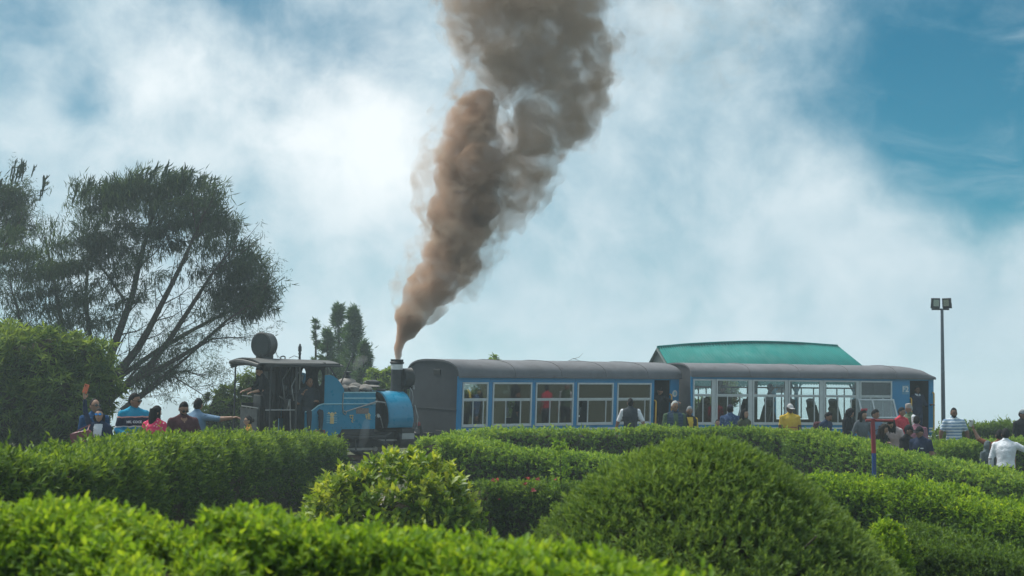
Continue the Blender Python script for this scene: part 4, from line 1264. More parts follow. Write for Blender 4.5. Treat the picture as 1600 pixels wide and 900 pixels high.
m.tube([(-2.63, 1.0, 2.30), (-2.66, 0.5, 2.34), (-2.66, 0, 2.33), (-2.66, -0.5, 2.31), (-2.63, -0.95, 2.27)], [0.05, 0.06, 0.07, 0.06, 0.05], 8)
m.tube([(-2.60, 1.0, 2.22), (-2.4, 1.02, 2.26), (-1.5, 1.0, 2.30)], [0.07, 0.05, 0.02], 8)
m.build('rolled_canvas', M_black, cr_)
m = MB(); m.bx(-2.4, -0.2, -0.97, -0.94, 2.25, 2.34); m.bx(-2.4, -0.2, 0.94, 0.97, 2.25, 2.34); m.build('roof_valance', M_black, cr_, smooth=False)
m = MB(); m.lathe([(0.035, 2.38), (0.03, 2.52), (0.045, 2.55), (0.035, 2.58), (0.03, 2.60), (0.05, 2.62), (0.05, 2.72), (0.03, 2.76), (0.02, 2.80)], (-0.95, 0.05, 0), (0, 0, 1), 12); m.build('whistle', M_iron, cr_)
m = MB(); m.tube([(-1.55, 0, 2.42), (-1.55, 0, 2.47), (-1.48, 0, 2.49), (-1.42, 0, 2.47), (-1.42, 0, 2.42)], 0.018, 6); m.tube([(-1.3, 0, 2.44), (-1.15, 0, 2.50), (-0.98, 0.04, 2.46)], 0.008, 5); m.build('roof_fittings', M_iron, cr_)
# rear headlamp drum on the roof
ax = Vector((-0.80, -0.60, 0.0)).normalized()
m = MB(); m.lathe([(0.26, -0.22), (0.295, -0.20), (0.30, 0.16), (0.315, 0.18), (0.315, 0.22), (0.29, 0.24), (0.05, 0.22)], (-2.02, 0.05, 2.76), ax, 32); rl = m.build('rear_headlamp', M_black, LO)
MB().lathe([(0.27, 0), (0.27, 0.012)], Vector((-2.02, 0.05, 2.76)) + ax * 0.242, ax, 28).build('lens', G_lamp, rl)
m = MB(); m.bx(-2.18, -1.86, -0.18, 0.28, 2.40, 2.52); m.build('lamp_stand', M_black, rl, smooth=False)
m = MB(); m.tube([(-1.8, -0.1, 2.62), (-1.7, -0.1, 2.5), (-1.62, -0.1, 2.44)], 0.008, 5); m.tube([(-1.78, 0.1, 2.6), (-1.66, 0.1, 2.62), (-1.6, 0.1, 2.44)], 0.008, 5); m.build('lamp_wiring', M_steel, rl)

# lettering on the near side: strokes of the two abbreviations, crest and number plate
def strokes(name, lines, x, z_, s, parent, r=0.012):
    m = MB()
    for ln in lines:
        m.tube([(x + a * s, yn - 0.010, z_ + b * s) for a, b in ln], r, 6)
    return m.build(name, M_brass, parent)
PU = [[(0, 1), (1.0, 1)], [(0.82, 1), (0.82, 0.12)], [(0.15, 1), (0.15, 0.62), (0.28, 0.45), (0.55, 0.42), (0.82, 0.48)],
      [(0.82, 0.12), (0.66, 0.0), (0.56, -0.18), (0.70, -0.34), (0.92, -0.42)], [(1.18, 0.0), (1.24, 0.0)]]
SI = [[(-0.15, 1), (1.35, 1)], [(0.18, 1), (0.20, 0.70), (0.02, 0.66), (0.10, 0.52), (0.28, 0.40), (0.42, 0.12)], [(0.2, 0.62), (0.78, 0.62)], [(0.78, 1), (0.78, 0.05)],
      [(1.12, 1), (1.12, 0.05)], [(1.12, 1), (1.02, 1.28), (0.82, 1.34), (0.62, 1.18)], [(1.42, 0.08), (1.48, 0.08)]]
strokes('lettering', PU, 0.18, 0.94, 0.12, LO)
strokes('lettering', SI, 0.68, 0.95, 0.115, LO)
m = MB()
for i in range(6): m.bx(-0.52, -0.20, yn - 0.007, yn, 0.88 + i * 0.045, 0.892 + i * 0.045)
m.build('crest_bars', M_lrail, LO, smooth=False)
m = MB(); m.bx(-0.42, -0.30, yn - 0.011, yn - 0.0075, 0.86, 1.02); m.ell((-0.36, yn - 0.008, 1.08), (0.07, 0.006, 0.06), 12, 6)
for dx in (-0.1, 0.1): m.ell((-0.36 + dx, yn - 0.008, 1.12), (0.028, 0.006, 0.028), 8, 5)
m.build('crest', M_brass, LO, smooth=False)
pl = MB().bx(-0.92, -0.56, yn - 0.02, yn, 0.49, 0.71).build('number_plate', M_plate, LO, smooth=False, bevel=0.006)
tm = text_mesh('804', 0.19, 0.004, 0.004); tm.materials.append(mat('worn_plate_digits', (0.42, 0.34, 0.28), 0.5))
o = link_mesh('lettering', tm, pl); o.location = (-0.74, yn - 0.024, 0.60); o.rotation_euler = (R(90), 0, 0)

# ================================================================== shelter, lamp mast, post
M_teal = mat('teal_roof_sheet', (0.002, 0.155, 0.145), 0.75, var=0.12, scale=1.5, col2=(0.008, 0.115, 0.108), mixlo=0.58, mixhi=0.85, spec=0.2)
M_tpost = mat('blue_post_paint', (0.02, 0.22, 0.40), 0.45, var=0.1)
M_under = mat('roof_timber', (0.10, 0.13, 0.13), 0.8)
SH = empty('platform_shelter', (8.5, 58, -0.3), label='open shelter with ribbed teal roof on blue posts behind the coach', cat='shelter')
sho = Vector((8.5, 58, -0.3))
rid = [P(1027, 543, 57.0), P(1090, 538, 57.5), P(1170, 535, 58.4), P(1240, 536.5, 59.8), P(1308, 541, 61.6)]
rq = spline([tuple(v) for v in rid], 41)
def shed_frame(i):
    t = rq[min(i + 1, 40)] - rq[max(i - 1, 0)]
    th = R(20) + (R(52) - R(20)) * i / 40
    return Vector((math.sin(th), -math.cos(th), 0))
RUN, FALL = 2.0, 1.52
for side in (1, -1):
    for k in range(10):
        vs_, fs = [], []
        NC = 28
        for j in range(NC + 1):
            f = k * 4 + 4 * j / NC
            i = min(int(f), 39); t = f - i
            a = rq[i].lerp(rq[i + 1], t); nn = shed_frame(i).lerp(shed_frame(min(i + 1, 40)), t).normalized() * side
            ht = 0.030 * math.cos(2 * math.pi * (j % 4) / 4)
            up = Vector((nn.x * 0.55, nn.y * 0.55, 0.83))
            for q, dz in ((0.0, 0.0), (0.5, 0.004), (1.0, 0.0)):
                p = a + nn * (RUN * q) - Vector((0, 0, FALL * q)) + up * ht - sho
                vs_.append(p)
        for j in range(NC):
            for q in range(2):
                b = j * 3 + q; fs.append((b, b + 3, b + 4, b + 1))
        m = MB(); m.add(vs_, fs)
        o = m.build('roof_sheet', M_teal, SH, smooth=True, angle=80)
        sd = o.modifiers.new('solidify', 'SOLIDIFY'); sd.thickness = 0.012
m = MB(); m.tube([v + Vector((0, 0, 0.02)) - sho for v in rq], 0.045, 8); m.build('ridge_cap', M_teal, SH)
for i in (0, 1):
    pts = [(rq[0] + shed_frame(0) * (RUN * 0.97 * s) - Vector((0, 0, FALL * 0.97 + 0.06)) - sho) if s else rq[0] - Vector((0, 0, 0.06)) - sho for s in (1, 0, -1)]
m = MB(); m.tube(pts, 0.05, 6); m.build('bargeboard', M_under, SH)
gs = [rq[0] - Vector((0, 0, 0.08)) - sho + (rq[1] - rq[0]) * 0.4]
a = rq[0] + (rq[1] - rq[0]) * 0.4 - sho; nn = shed_frame(0)
gv = [a - Vector((0, 0, 0.05)), a + nn * (RUN * 0.95) - Vector((0, 0, FALL * 0.95 + 0.04)), a - nn * (RUN * 0.95) - Vector((0, 0, FALL * 0.95 + 0.04))]
d_ = (rq[1] - rq[0]).normalized() * 0.03
m = MB(); m.add(gv + [v + d_ for v in gv], [(0, 1, 2), (5, 4, 3), (0, 3, 4, 1), (1, 4, 5, 2), (2, 5, 3, 0)]); m.build('gable_board', M_under, SH, smooth=False)
for i in (3, 20, 37):
    nn = shed_frame(i)
    for s in (1, -1):
        e = rq[i] + nn * (RUN * 0.62 * s)
        top = rq[i].z - FALL * 0.62 - 0.03
        g0 = gz(e.x, e.y)
        b = Vector((e.x, e.y, g0)) - sho; t_ = Vector((e.x, e.y, top)) - sho
        MB().tube([b, t_], 0.075, 8).build('post', M_tpost, SH)
        al = (rq[min(i + 1, 40)] - rq[max(i - 1, 0)]).normalized(); al.z = 0
        m = MB()
        for q in (-1, 1): m.tube([t_ - Vector((0, 0, 0.85)), t_ + al * 0.7 * q - Vector((0, 0, 0.05))], 0.04, 6)
        m.build('brace', M_tpost, SH)
for s in (1, -1):
    m = MB(); m.tube([rq[i] + shed_frame(i) * (RUN * 0.62 * s) - Vector((0, 0, FALL * 0.62 + 0.05)) - sho for i in range(0, 41, 2)], 0.05, 6); m.build('beam', M_tpost, SH)
# notice board hanging under the shelter
nb = P(1216, 606, 58.0)
NBD = empty('notice_board', nb, (0, 0, R(25)), label='grey notice board standing under the teal roof', cat='notice board')
MB().bx(-0.36, 0.36, -0.02, 0.02, -0.18, 0.16).build('panel', M_inner, NBD, smooth=False, bevel=0.01)
MB().bx(-0.30, 0.30, -0.024, -0.0205, -0.16, -0.06).build('faded_strip', mat('faded_pink', (0.25, 0.17, 0.17), 0.7), NBD, smooth=False)
for xx in (-0.3, 0.3): MB().tube([(xx, 0.03, gz(nb.x, nb.y) - nb.z), (xx, 0.03, 0.1)], 0.025, 6).build('leg', M_under, NBD)

# lamp mast with two floodlights
lb = P(1474, 668, 50.0); lt = P(1468, 483, 50.0)
M_mast = mat('grey_mast', (0.10, 0.125, 0.15), 0.5, 0.3, var=0.12)
LM = empty('lamp_mast', (lb.x, lb.y, gz(lb.x, lb.y)), label='tall grey mast carrying two floodlights beside the last coach', cat='lamp post')
hz = lt.z - LM.location.z
MB().tube([(0, 0, -0.05), (0.01, 0, hz * 0.5), (0.02, 0, hz)], [0.07, 0.06, 0.045], 10).build('pole', M_mast, LM)
MB().bx(-0.30, 0.24, -0.025, 0.025, hz - 0.03, hz + 0.02).build('crossarm', M_iron, LM, smooth=False)
G_led = mat('floodlight_reflector', (0.55, 0.55, 0.42), 0.25, 0.3, var=0.2, scale=30)
for xx, rz, w in ((-0.185, R(12), 0.135), (0.165, R(-40), 0.135)):
    f = empty('floodlight', (xx, -0.03, hz + 0.19), (R(4), 0, rz)); f.parent = LM
    m = MB(); m.bx(-w, w, -0.05, 0.05, -0.15, 0.15); m.build('housing', M_black, f, smooth=False, bevel=0.012)
    MB().bx(-w + 0.045, w - 0.045, -0.054, -0.0505, -0.10, 0.10).build('reflector', G_led, f, smooth=False)
    MB().bx(-w + 0.03, w - 0.03, -0.058, -0.0545, -0.12, 0.12).build('glass', G_win, f, smooth=False)
    m = MB()
    for k in range(5): m.bx(-w + 0.03, w - 0.03, 0.051, 0.08, -0.12 + k * 0.055, -0.105 + k * 0.055)
    m.build('cooling_fins', M_black, f, smooth=False)
    m = MB(); m.tube([(-w - 0.01, 0, 0), (-w - 0.01, 0.03, -0.16), (w + 0.01, 0.03, -0.16), (w + 0.01, 0, 0)], 0.012, 6); m.build('yoke', M_iron, f)

# red and blue post in the garden
pb = P(1366, 748, 27.0); ptop = P(1363, 654, 27.0)
M_bluep = mat('blue_post', (0.012, 0.055, 0.20), 0.5, var=0.2)
zb = gz(pb.x, pb.y)
GP = empty('garden_post', (pb.x, pb.y, zb), label='thin post painted red above and blue below with a red crossbar', cat='post')
zc = P(1366, 708, 27.0).z - zb; ztp = ptop.z - zb
MB().tube([(0, 0, -0.05), (0, 0, zc)], 0.037, 10).build('lower_post', M_bluep, GP)
MB().tube([(0, 0, zc), (-0.012, 0, ztp)], 0.038, 10).build('upper_post', M_red, GP)
MB().tube([(-0.13, 0, ztp - 0.03), (0.0, 0, ztp - 0.03), (0.33, 0, ztp - 0.035)], 0.022, 8).build('crossbar', M_red, GP)
MB().tube([(0.0, 0, ztp - 0.22), (0.30, 0, ztp - 0.04)], 0.006, 6).build('stay_wire', M_iron, GP)

# ================================================================== trees
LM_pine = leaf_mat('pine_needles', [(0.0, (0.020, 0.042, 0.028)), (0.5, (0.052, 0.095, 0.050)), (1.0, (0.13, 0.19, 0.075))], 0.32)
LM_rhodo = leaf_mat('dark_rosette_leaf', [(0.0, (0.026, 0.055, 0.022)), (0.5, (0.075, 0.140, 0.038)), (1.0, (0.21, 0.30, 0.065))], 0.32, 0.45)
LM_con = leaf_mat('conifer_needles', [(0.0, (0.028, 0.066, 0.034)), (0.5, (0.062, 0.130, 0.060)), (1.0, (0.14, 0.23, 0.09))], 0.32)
LM_light = leaf_mat('pale_tree_leaf', [(0.0, (0.05, 0.10, 0.02)), (0.5, (0.11, 0.19, 0.03)), (1.0, (0.2, 0.3, 0.05))], 0.35)

def limb(mb, pts, r0, r1, n=7, k=9):
    q = spline(pts, k)
    mb.tube(q, [r0 + (r1 - r0) * (i / (k - 1)) ** 0.8 for i in range(k)], n)
    return q

def wind_tree(name, label, base, D, limbs, crown, n_tufts, tip_poly, group=None, seed=1, droop_n=0):
    """windswept conifer traced limb by limb; limbs: list of (pixel path, depth offsets, r0, r1); crown: list of (px, py, rx, ry, weight) foliage masses"""
    rr = random.Random(seed)
    bp = P(*base, D); org = Vector((bp.x, bp.y, gz(bp.x, bp.y)))
    root = empty(name, org, label=label, cat='tree', group=group)
    mb = MB(); tips = []
    sc = D / FPX
    for path, dy, r0, r1 in limbs:
        pts = []
        for i, (px, py) in enumerate(path):
            t = i / (len(path) - 1)
            p = P(px, py, D + dy * t)
            pts.append(p - org)
        if len(limbs) and path[0] == limbs[0][0][0]: pts[0].z = -0.1
        q = limb(mb, pts, r0, r1)
        # side branches that fork from the limb
        for i in range(2, len(q)):
            for b in range(3):
                d = (q[i] - q[i - 1]).normalized()
                e = Vector((rr.uniform(-0.4, 1.0), rr.uniform(-1.0, 1.0), rr.uniform(-0.15, 0.75))) + d * 0.5
                ln = rr.uniform(0.5, 1.5)
                s0 = q[i].lerp(q[i - 1], rr.random())
                m1 = s0 + e.normalized() * ln * 0.5 + Vector((0, 0, -0.05)); e1 = s0 + e.normalized() * ln + Vector((0, 0, 0.12))
                mb.tube([s0, m1, e1], [r1 * 0.7, r1 * 0.45, r1 * 0.15], 5)
                for c in range(2):
                    e2 = m1 + Vector((rr.uniform(-0.6, 0.9), rr.uniform(-0.7, 0.7), rr.uniform(-0.4, 0.5))) * 0.55
                    mb.tube([m1, e2], [r1 * 0.35, r1 * 0.1], 4); tips.append(e2)
                tips.append(e1)
    mb.build('trunk', M_bark, root)
    # hanging needle sprays through the crown
    w = np.array([c[4] for c in crown], float); w /= w.sum()
    Ls = []
    for (px, py, rx, ry, _), wt in zip(crown, w):
        N = int(n_tufts * wt)
        d = rnd_dir(N) * (RNG.uniform(0, 1, (N, 1)) ** 0.45)
        c = P(px, py, D) - org
        p = np.array(c) + d * np.array([rx * sc, min(rx, ry) * sc * 1.0, ry * sc])
        # clump: pull the points towards a few dozen twig centres
        K = max(8, N // 34)
        cen = p[RNG.integers(0, N, K)]
        j = RNG.integers(0, K, N)
        p = p * 0.14 + cen[j] * 0.86 + RNG.normal(size=(N, 3)) * np.array([0.26, 0.20, 0.055]); p[:, 2] += (p[:, 0] - cen[j][:, 0]) * 0.22
        outw = unit(p - np.array(c) + np.array([0.25, 0, 0.2]))
        for k in range(5):
            hang = RNG.uniform(size=N) < 0.62
            dd = np.where(hang[:, None], np.array([0.12, 0, -1.0]) + RNG.normal(size=(N, 3)) * 0.28, outw * 0.8 + np.array([0.35, 0, 0.25]) + RNG.normal(size=(N, 3)) * 0.45)
            Ls.append(dict(pos=p + RNG.normal(size=(N, 3)) * 0.05, dir=unit(dd), up=rnd_dir(N), len=RNG.uniform(0.12, 0.34, N), wid=RNG.uniform(0.014, 0.030, N),
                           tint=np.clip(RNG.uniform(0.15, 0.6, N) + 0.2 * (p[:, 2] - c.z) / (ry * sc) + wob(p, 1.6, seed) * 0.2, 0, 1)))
    # small sprays on the bare branch tips
    T = np.array([tuple(t) for t in tips]); T = T[RNG.integers(0, len(T), len(T) * 5)]
    N = len(T)
    for k in range(4):
        Ls.append(dict(pos=T + RNG.normal(size=(N, 3)) * 0.10, dir=unit(np.array([0.2, 0, -0.5]) + RNG.normal(size=(N, 3)) * 0.6), up=rnd_dir(N),
                       len=RNG.uniform(0.08, 0.2, N), wid=RNG.uniform(0.010, 0.02, N), tint=RNG.uniform(0.1, 0.6, N)))
    # upright curled shoots along the top edge
    tv = []
    for (ax, ay), (bx, by) in zip(tip_poly[:-1], tip_poly[1:]):
        m_ = max(2, int(math.hypot(bx - ax, by - ay) / 4.5))
        for i in range(m_):
            t = rr.random()
            tv.append((ax + (bx - ax) * t + rr.uniform(-5, 5), ay + (by - ay) * t + rr.uniform(-2, 14)))
    mbt = MB()
    for px, py in tv:
        a = P(px, py, D + rr.uniform(-1.2, 1.2)) - org
        ln = rr.uniform(0.12, 0.34); dx = rr.uniform(0.05, 0.55)
        b = a + Vector((dx * ln * 0.6, rr.uniform(-0.1, 0.1), ln * 0.55)); c = a + Vector((dx * ln * 1.1, rr.uniform(-0.15, 0.15), ln))
        a = a - Vector((0.10 * dx, 0, 0.25))
        mbt.tube([a, b, c], [0.020, 0.026, 0.006], 5)
        for s in range(2):
            b2 = a.lerp(b, 0.4 + 0.4 * s); c2 = b2 + Vector((rr.uniform(0.05, 0.2), rr.uniform(-0.15, 0.15), rr.uniform(0.08, 0.2)))
            mbt.tube([b2, b2.lerp(c2, 0.6) + Vector((0.02, 0, -0.01)), c2], [0.012, 0.018, 0.004], 4)
    me_ = mbt.mesh('tip_shoots', [LM_pine])
    at = me_.attributes.new('tint', 'FLOAT', 'POINT'); at.data.foreach_set('value', [0.35] * len(me_.vertices))
    tag(link_mesh('tip_shoots', me_, root), kind='stuff')
    leaves('crown', root, cat_leaves(Ls), LM_pine)
    return root

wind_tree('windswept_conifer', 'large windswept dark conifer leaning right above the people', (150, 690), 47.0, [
    ([(150, 690), (160, 620), (178, 540), (205, 470), (225, 380), (250, 310)], 0.5, 0.20, 0.04),
    ([(150, 690), (120, 600), (100, 520), (85, 440), (70, 370)], 1.5, 0.14, 0.03),
    ([(168, 600), (215, 545), (250, 480), (290, 400), (320, 330)], -1.0, 0.15, 0.03),
    ([(175, 620), (235, 570), (285, 500), (330, 430), (362, 390)], -0.6, 0.13, 0.025),
    ([(180, 610), (240, 580), (310, 540), (355, 500), (400, 470)], -1.4, 0.10, 0.02),
    ([(172, 600), (250, 545), (330, 500), (370, 480), (410, 440)], 0.8, 0.09, 0.02),
    ([(190, 640), (240, 600), (290, 560), (330, 530), (385, 528)], -1.0, 0.07, 0.012),
    ([(185, 650), (235, 610), (280, 580), (320, 590)], 0.4, 0.06, 0.012),
    ([(165, 640), (215, 575), (250, 578), (290, 600), (325, 622)], -0.5, 0.05, 0.010),
    ([(160, 600), (140, 520), (135, 440), (150, 350)], 1.2, 0.10, 0.03),
    ([(150, 660), (60, 590), (10, 560), (-50, 520)], 0.5, 0.09, 0.02),
    ([(195, 470), (160, 420), (120, 370)], 1.0, 0.05, 0.015),
    ([(150, 640), (90, 590), (40, 520), (15, 440)], -0.5, 0.09, 0.02),
  ], [
    (250, 335, 105, 62, 2.2), (175, 350, 80, 62, 1.4), (330, 370, 60, 70, 1.2), (390, 455, 34, 50, 0.9), (365, 420, 42, 55, 1.0), (400, 480, 24, 30, 0.35), (110, 390, 75, 65, 1.1), (60, 440, 60, 60, 0.8), (20, 400, 45, 60, 0.5),
    (230, 290, 75, 32, 0.9), (305, 310, 45, 40, 0.6), (150, 300, 60, 30, 0.5), (210, 420, 110, 40, 0.45), (90, 455, 80, 50, 0.6), (165, 465, 60, 35, 0.25), (120, 500, 90, 60, 0.40), (40, 520, 50, 60, 0.35), (250, 545, 60, 40, 0.10), (225, 580, 45, 30, 0.22), (235, 600, 25, 12, 0.12), (345, 470, 45, 28, 0.22)],
  7600, [(110, 300), (150, 288), (200, 285), (235, 262), (262, 262), (300, 275), (330, 285), (340, 320), (362, 360), (385, 395), (405, 420), (415, 445)], seed=3)
wind_tree('windswept_conifer', 'second windswept conifer cut off by the left edge of the photo', (-70, 690), 50.0, [
    ([(-70, 690), (-60, 560), (-40, 450), (-10, 360), (20, 300)], 0.5, 0.18, 0.03),
    ([(-60, 600), (-30, 480), (0, 400), (40, 330)], -0.5, 0.09, 0.02),
    ([(-60, 560), (-70, 420), (-50, 320)], 0.5, 0.09, 0.02)],
  [(10, 305, 42, 30, 0.9), (20, 340, 35, 35, 0.5), (-40, 330, 60, 60, 1.2), (0, 380, 50, 40, 0.6), (-60, 430, 60, 70, 0.8)], 1700,
  [(-40, 280), (0, 275), (30, 258), (50, 258), (70, 280), (66, 300)], seed=8)

# dense rosette-leaved tree at the left edge
def rosette_tree(label, lumps, D, n, leafsz, trunk_px, m, seed=2, name='rosette_tree', tint=(0.2, 0.6), per=9, cat='tree'):
    bp = P(trunk_px[0], trunk_px[1], D); org = Vector((bp.x, bp.y, gz(bp.x, bp.y)))
    root = empty(name, org, label=label, cat=cat)
    sc = D / FPX; Ls = []; mb = MB(); cb = MB()
    wts = np.array([a[2] * a[3] for a in lumps], float); wts /= wts.sum()
    rr = random.Random(seed)
    for (px, py, rx, ry, dy), wt in zip(lumps, wts):
        c = P(px, py, D + dy) - org
        N = int(n * wt)
        d = rnd_dir(N); d[:, 1] = np.where(RNG.uniform(size=N) < 0.75, -np.abs(d[:, 1]), np.abs(d[:, 1]))
        rad = np.array([rx, (rx + ry) / 2, ry]) * sc
        p = np.array(c) + d * rad * (1 + 0.32 * wob(d, 4.0, seed + px)[:, None] - 0.25 * RNG.uniform(0, 1, (N, 1)) ** 2)
        keep = p[:, 2] > -0.1; p, d = p[keep], d[keep]; N = len(p)
        t0 = RNG.uniform(tint[0], tint[1], N) + np.clip(d[:, 2], 0, 1) * 0.25 + wob(p, 2.0, seed) * 0.12
        Ls.append(shoots(p, d, per, 0.06, leafsz[0], leafsz[1], 0.35, 1.25, t0, 0.35))
        mb.tube([(0, 0, -0.1), (c.x * 0.4, c.y * 0.4, c.z * 0.5), tuple(c)], [0.10, 0.06, 0.02], 7)
        def fn(dv, q, s=px * 0.1):
            return q * (0.80 + 0.1 * float(wob(np.array([[dv.x, dv.y, dv.z]]), 3.0, s)[0]))
        cb.ell(c, tuple(rad), 16, 11, 0, fn)
    mb.build('trunk', M_bark, root); cb.build('crown_core', M_core, root)  # second mesh: dark solid lumps added inside the crown to block light
    leaves('crown', root, cat_leaves(Ls), m, droop=0.25)
    return root
rosette_tree('dense dark green tree with leaf rosettes at the left edge', [(60, 575, 62, 62, 0), (125, 575, 50, 50, 0.2), (20, 640, 60, 60, 0), (95, 640, 62, 60, -0.3), (150, 610, 36, 42, 0), (10, 560, 50, 50, 0.5), (-60, 600, 70, 90, 0.5), (130, 660, 40, 40, 0)], 34.5, 2500, (0.20, 0.042), (70, 690), LM_rhodo, tint=(0.25, 0.8))
rosette_tree('leafy bush standing behind the cab of the locomotive', [(350, 640, 30, 32, 0), (392, 615, 26, 34, 0.3), (375, 660, 36, 26, 0), (420, 640, 30, 40, 0.5), (325, 668, 20, 20, 0)], 47.0, 900, (0.15, 0.04), (370, 690), LM_rhodo, 5, 'bush', (0.35, 0.8), cat='bush')

def conifer(label, px, ytop, ybase, D, halfw, n=2600, group=None, seed=1, m=None, blade=(0.22, 0.035), name='conifer_tree', trunk_m=None, parts=True, lean=0.0):
    top = P(px, ytop, D); b = P(px, ybase, D)
    zb = gz(b.x, D); zb = min(zb, b.z)
    H_ = top.z - zb; sc = D / FPX; hw = halfw * sc
    root = empty(name, (b.x, D, zb), label=label, cat='tree', group=group)
    MB().tube([(0, 0, -0.1), (lean * 0.4, 0, H_ * 0.5), (lean, 0, H_ * 0.99)], [H_ * 0.018 + 0.03, H_ * 0.012 + 0.015, 0.008], 7).build('trunk', trunk_m or M_bark, root)
    zlow = max(0.12, (b.z - zb) / H_ * 0.7)
    K = max(24, n // 64)
    t = RNG.uniform(zlow, 1.0, K) ** 0.9; t = np.clip(t, zlow, 0.995)
    ph = RNG.uniform(0, 6.28, K)
    rad = hw * ((1.01 - t) / (1.01 - zlow)) ** 1.15 * RNG.uniform(0.55, 1.15, K)
    br = np.stack([np.cos(ph), np.sin(ph), RNG.uniform(0.1, 0.75, K)], 1)
    per = n // K
    j = np.repeat(np.arange(K), per); N = len(j)
    s = RNG.uniform(0.1, 1.0, N) ** 0.7
    p = np.stack([br[j, 0] * rad[j] * s + lean * t[j], br[j, 1] * rad[j] * s, t[j] * H_ + br[j, 2] * rad[j] * s], 1) + RNG.normal(size=(N, 3)) * hw * 0.07
    d = unit(br[j] * 0.9 + RNG.normal(size=(N, 3)) * 0.55 + np.array([0, 0, 0.12]))
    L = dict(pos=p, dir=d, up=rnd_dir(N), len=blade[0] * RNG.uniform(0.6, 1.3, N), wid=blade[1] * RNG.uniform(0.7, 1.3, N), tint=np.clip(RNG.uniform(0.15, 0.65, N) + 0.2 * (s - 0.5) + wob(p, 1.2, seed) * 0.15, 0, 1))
    leaves('crown', root, L, m or LM_con)
    mb = MB()
    for i in range(min(K, 30)):
        mb.tube([(lean * t[i], 0, t[i] * H_), (br[i, 0] * rad[i] + lean * t[i], br[i, 1] * rad[i], t[i] * H_ + br[i, 2] * rad[i])], [0.018, 0.005], 4)
    mb.build('branches', trunk_m or M_bark, root)
    return root
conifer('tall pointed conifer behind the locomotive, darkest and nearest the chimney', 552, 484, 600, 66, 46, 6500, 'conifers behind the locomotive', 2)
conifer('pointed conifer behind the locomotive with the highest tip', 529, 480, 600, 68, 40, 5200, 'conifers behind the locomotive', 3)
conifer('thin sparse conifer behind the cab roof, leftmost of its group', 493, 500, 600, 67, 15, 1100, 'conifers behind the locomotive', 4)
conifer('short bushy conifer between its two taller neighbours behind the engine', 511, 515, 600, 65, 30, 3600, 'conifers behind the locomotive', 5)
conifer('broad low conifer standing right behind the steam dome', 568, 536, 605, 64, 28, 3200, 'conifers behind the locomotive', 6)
rosette_tree('pale green tree showing between the coal sacks and the chimney', [(592, 598, 22, 18, 0), (612, 590, 16, 12, 0), (600, 620, 30, 24, 0), (640, 610, 30, 26, 0)], 58.0, 900, (0.16, 0.06), (600, 690), LM_light, 6, 'pale_tree', (0.3, 0.8), 6)
rosette_tree('green trees crown just topping the roof of the blue coach', [(770, 590, 18, 30, 0), (740, 632, 60, 20, 0), (830, 635, 60, 20, 0), (690, 628, 40, 20, 0)], 60.0, 1500, (0.18, 0.07), (770, 690), LM_light, 7, 'leafy_tree', (0.2, 0.6), 6)
rosette_tree('leafy tree seen through the windows of the second coach', [(1134, 606, 16, 14, 0), (1128, 622, 14, 12, 0.3), (1142, 622, 12, 10, 0), (1100, 640, 30, 14, 0)], 54.0, 420, (0.14, 0.05), (1134, 690), LM_rhodo, 9, 'leafy_tree', (0.3, 0.7), 6)
# bare wire-like twigs above the coach roof
tw = P(898, 566, 56.0)
TW = empty('bare_twigs', (tw.x, tw.y, gz(tw.x, tw.y)), label='thin bare twigs poking up behind the blue coach roof', cat='twigs')
h0 = -TW.location.z
q = lambda px, py: P(px, py, 56.0) - TW.location
m = MB(); m.tube([(0.1, 0, -0.05), q(892, 590), q(888, 564), q(896, 560), q(912, 566)], [0.03, 0.02, 0.012, 0.009, 0.005], 5); m.build('stem', M_bark, TW)
m = MB(); m.tube([q(896, 561), q(905, 558), q(911, 552)], [0.008, 0.006, 0.003], 5); m.build('side_twig', M_bark, TW)

# far misty ridge: conifers in rows, told apart only as a mass
LM_far = LM_con
rr = random.Random(4)
FAR = []
for i in range(40):
    px = rr.uniform(90, 345)
    if i < 12: px = (190, 205, 222, 238, 252, 263, 278, 286, 297, 306, 318, 330)[i]
    D_ = rr.uniform(1000, 1120)
    x = (px - 800) / FPX * D_
    FAR.append((px, D_, gz(x, D_), rr.uniform(13, 22)))
for px, D_, zg, hh in FAR:
    yb = 450 - (math.tan(math.atan2(zg - EYE, D_) - PITCH)) * FPX
    yt = 450 - (math.tan(math.atan2(zg + hh - EYE, D_) - PITCH)) * FPX
    conifer('misty conifer on the far wooded ridge', px, yt, yb, D_, rr.uniform(10, 16), 420, 'misty conifers on the far ridge', 3, LM_far, (4.2, 1.2), 'far_conifer')

# ================================================================== people
SKIN = {k: mat('skin_' + k, c, 0.55, var=0.06, scale=9, spec=0.35) for k, c in dict(light=(0.40, 0.24, 0.17), mid=(0.27, 0.15, 0.10), dark=(0.17, 0.09, 0.06), deep=(0.10, 0.055, 0.04)).items()}
M_eye = mat('eye_dark', (0.02, 0.015, 0.012), 0.3)
M_lip = mat('lips', (0.22, 0.09, 0.08), 0.5)
HAIR = {k: mat('hair_' + k, c, 0.75, var=0.3, scale=30, bump=0.5, bscale=60, spec=0.12) for k, c in dict(black=(0.012, 0.012, 0.014), brown=(0.035, 0.022, 0.016), grey=(0.30, 0.31, 0.32), white=(0.62, 0.62, 0.60)).items()}
M_shade = mat('sunglass_lens', (0.01, 0.01, 0.012), 0.12, spec=0.8)
M_bluelens = mat('blue_mirror_lens', (0.02, 0.25, 0.65), 0.12, 0.6)
M_shoe = mat('shoe', (0.03, 0.03, 0.03), 0.6)
def cloth(name, col, **k):
    return mat('cloth_' + name, col, 0.88, var=k.pop('var', 0.14), scale=k.pop('scale', 7), bump=1.0, bscale=8, spec=0.15, bdist=0.05, **k)

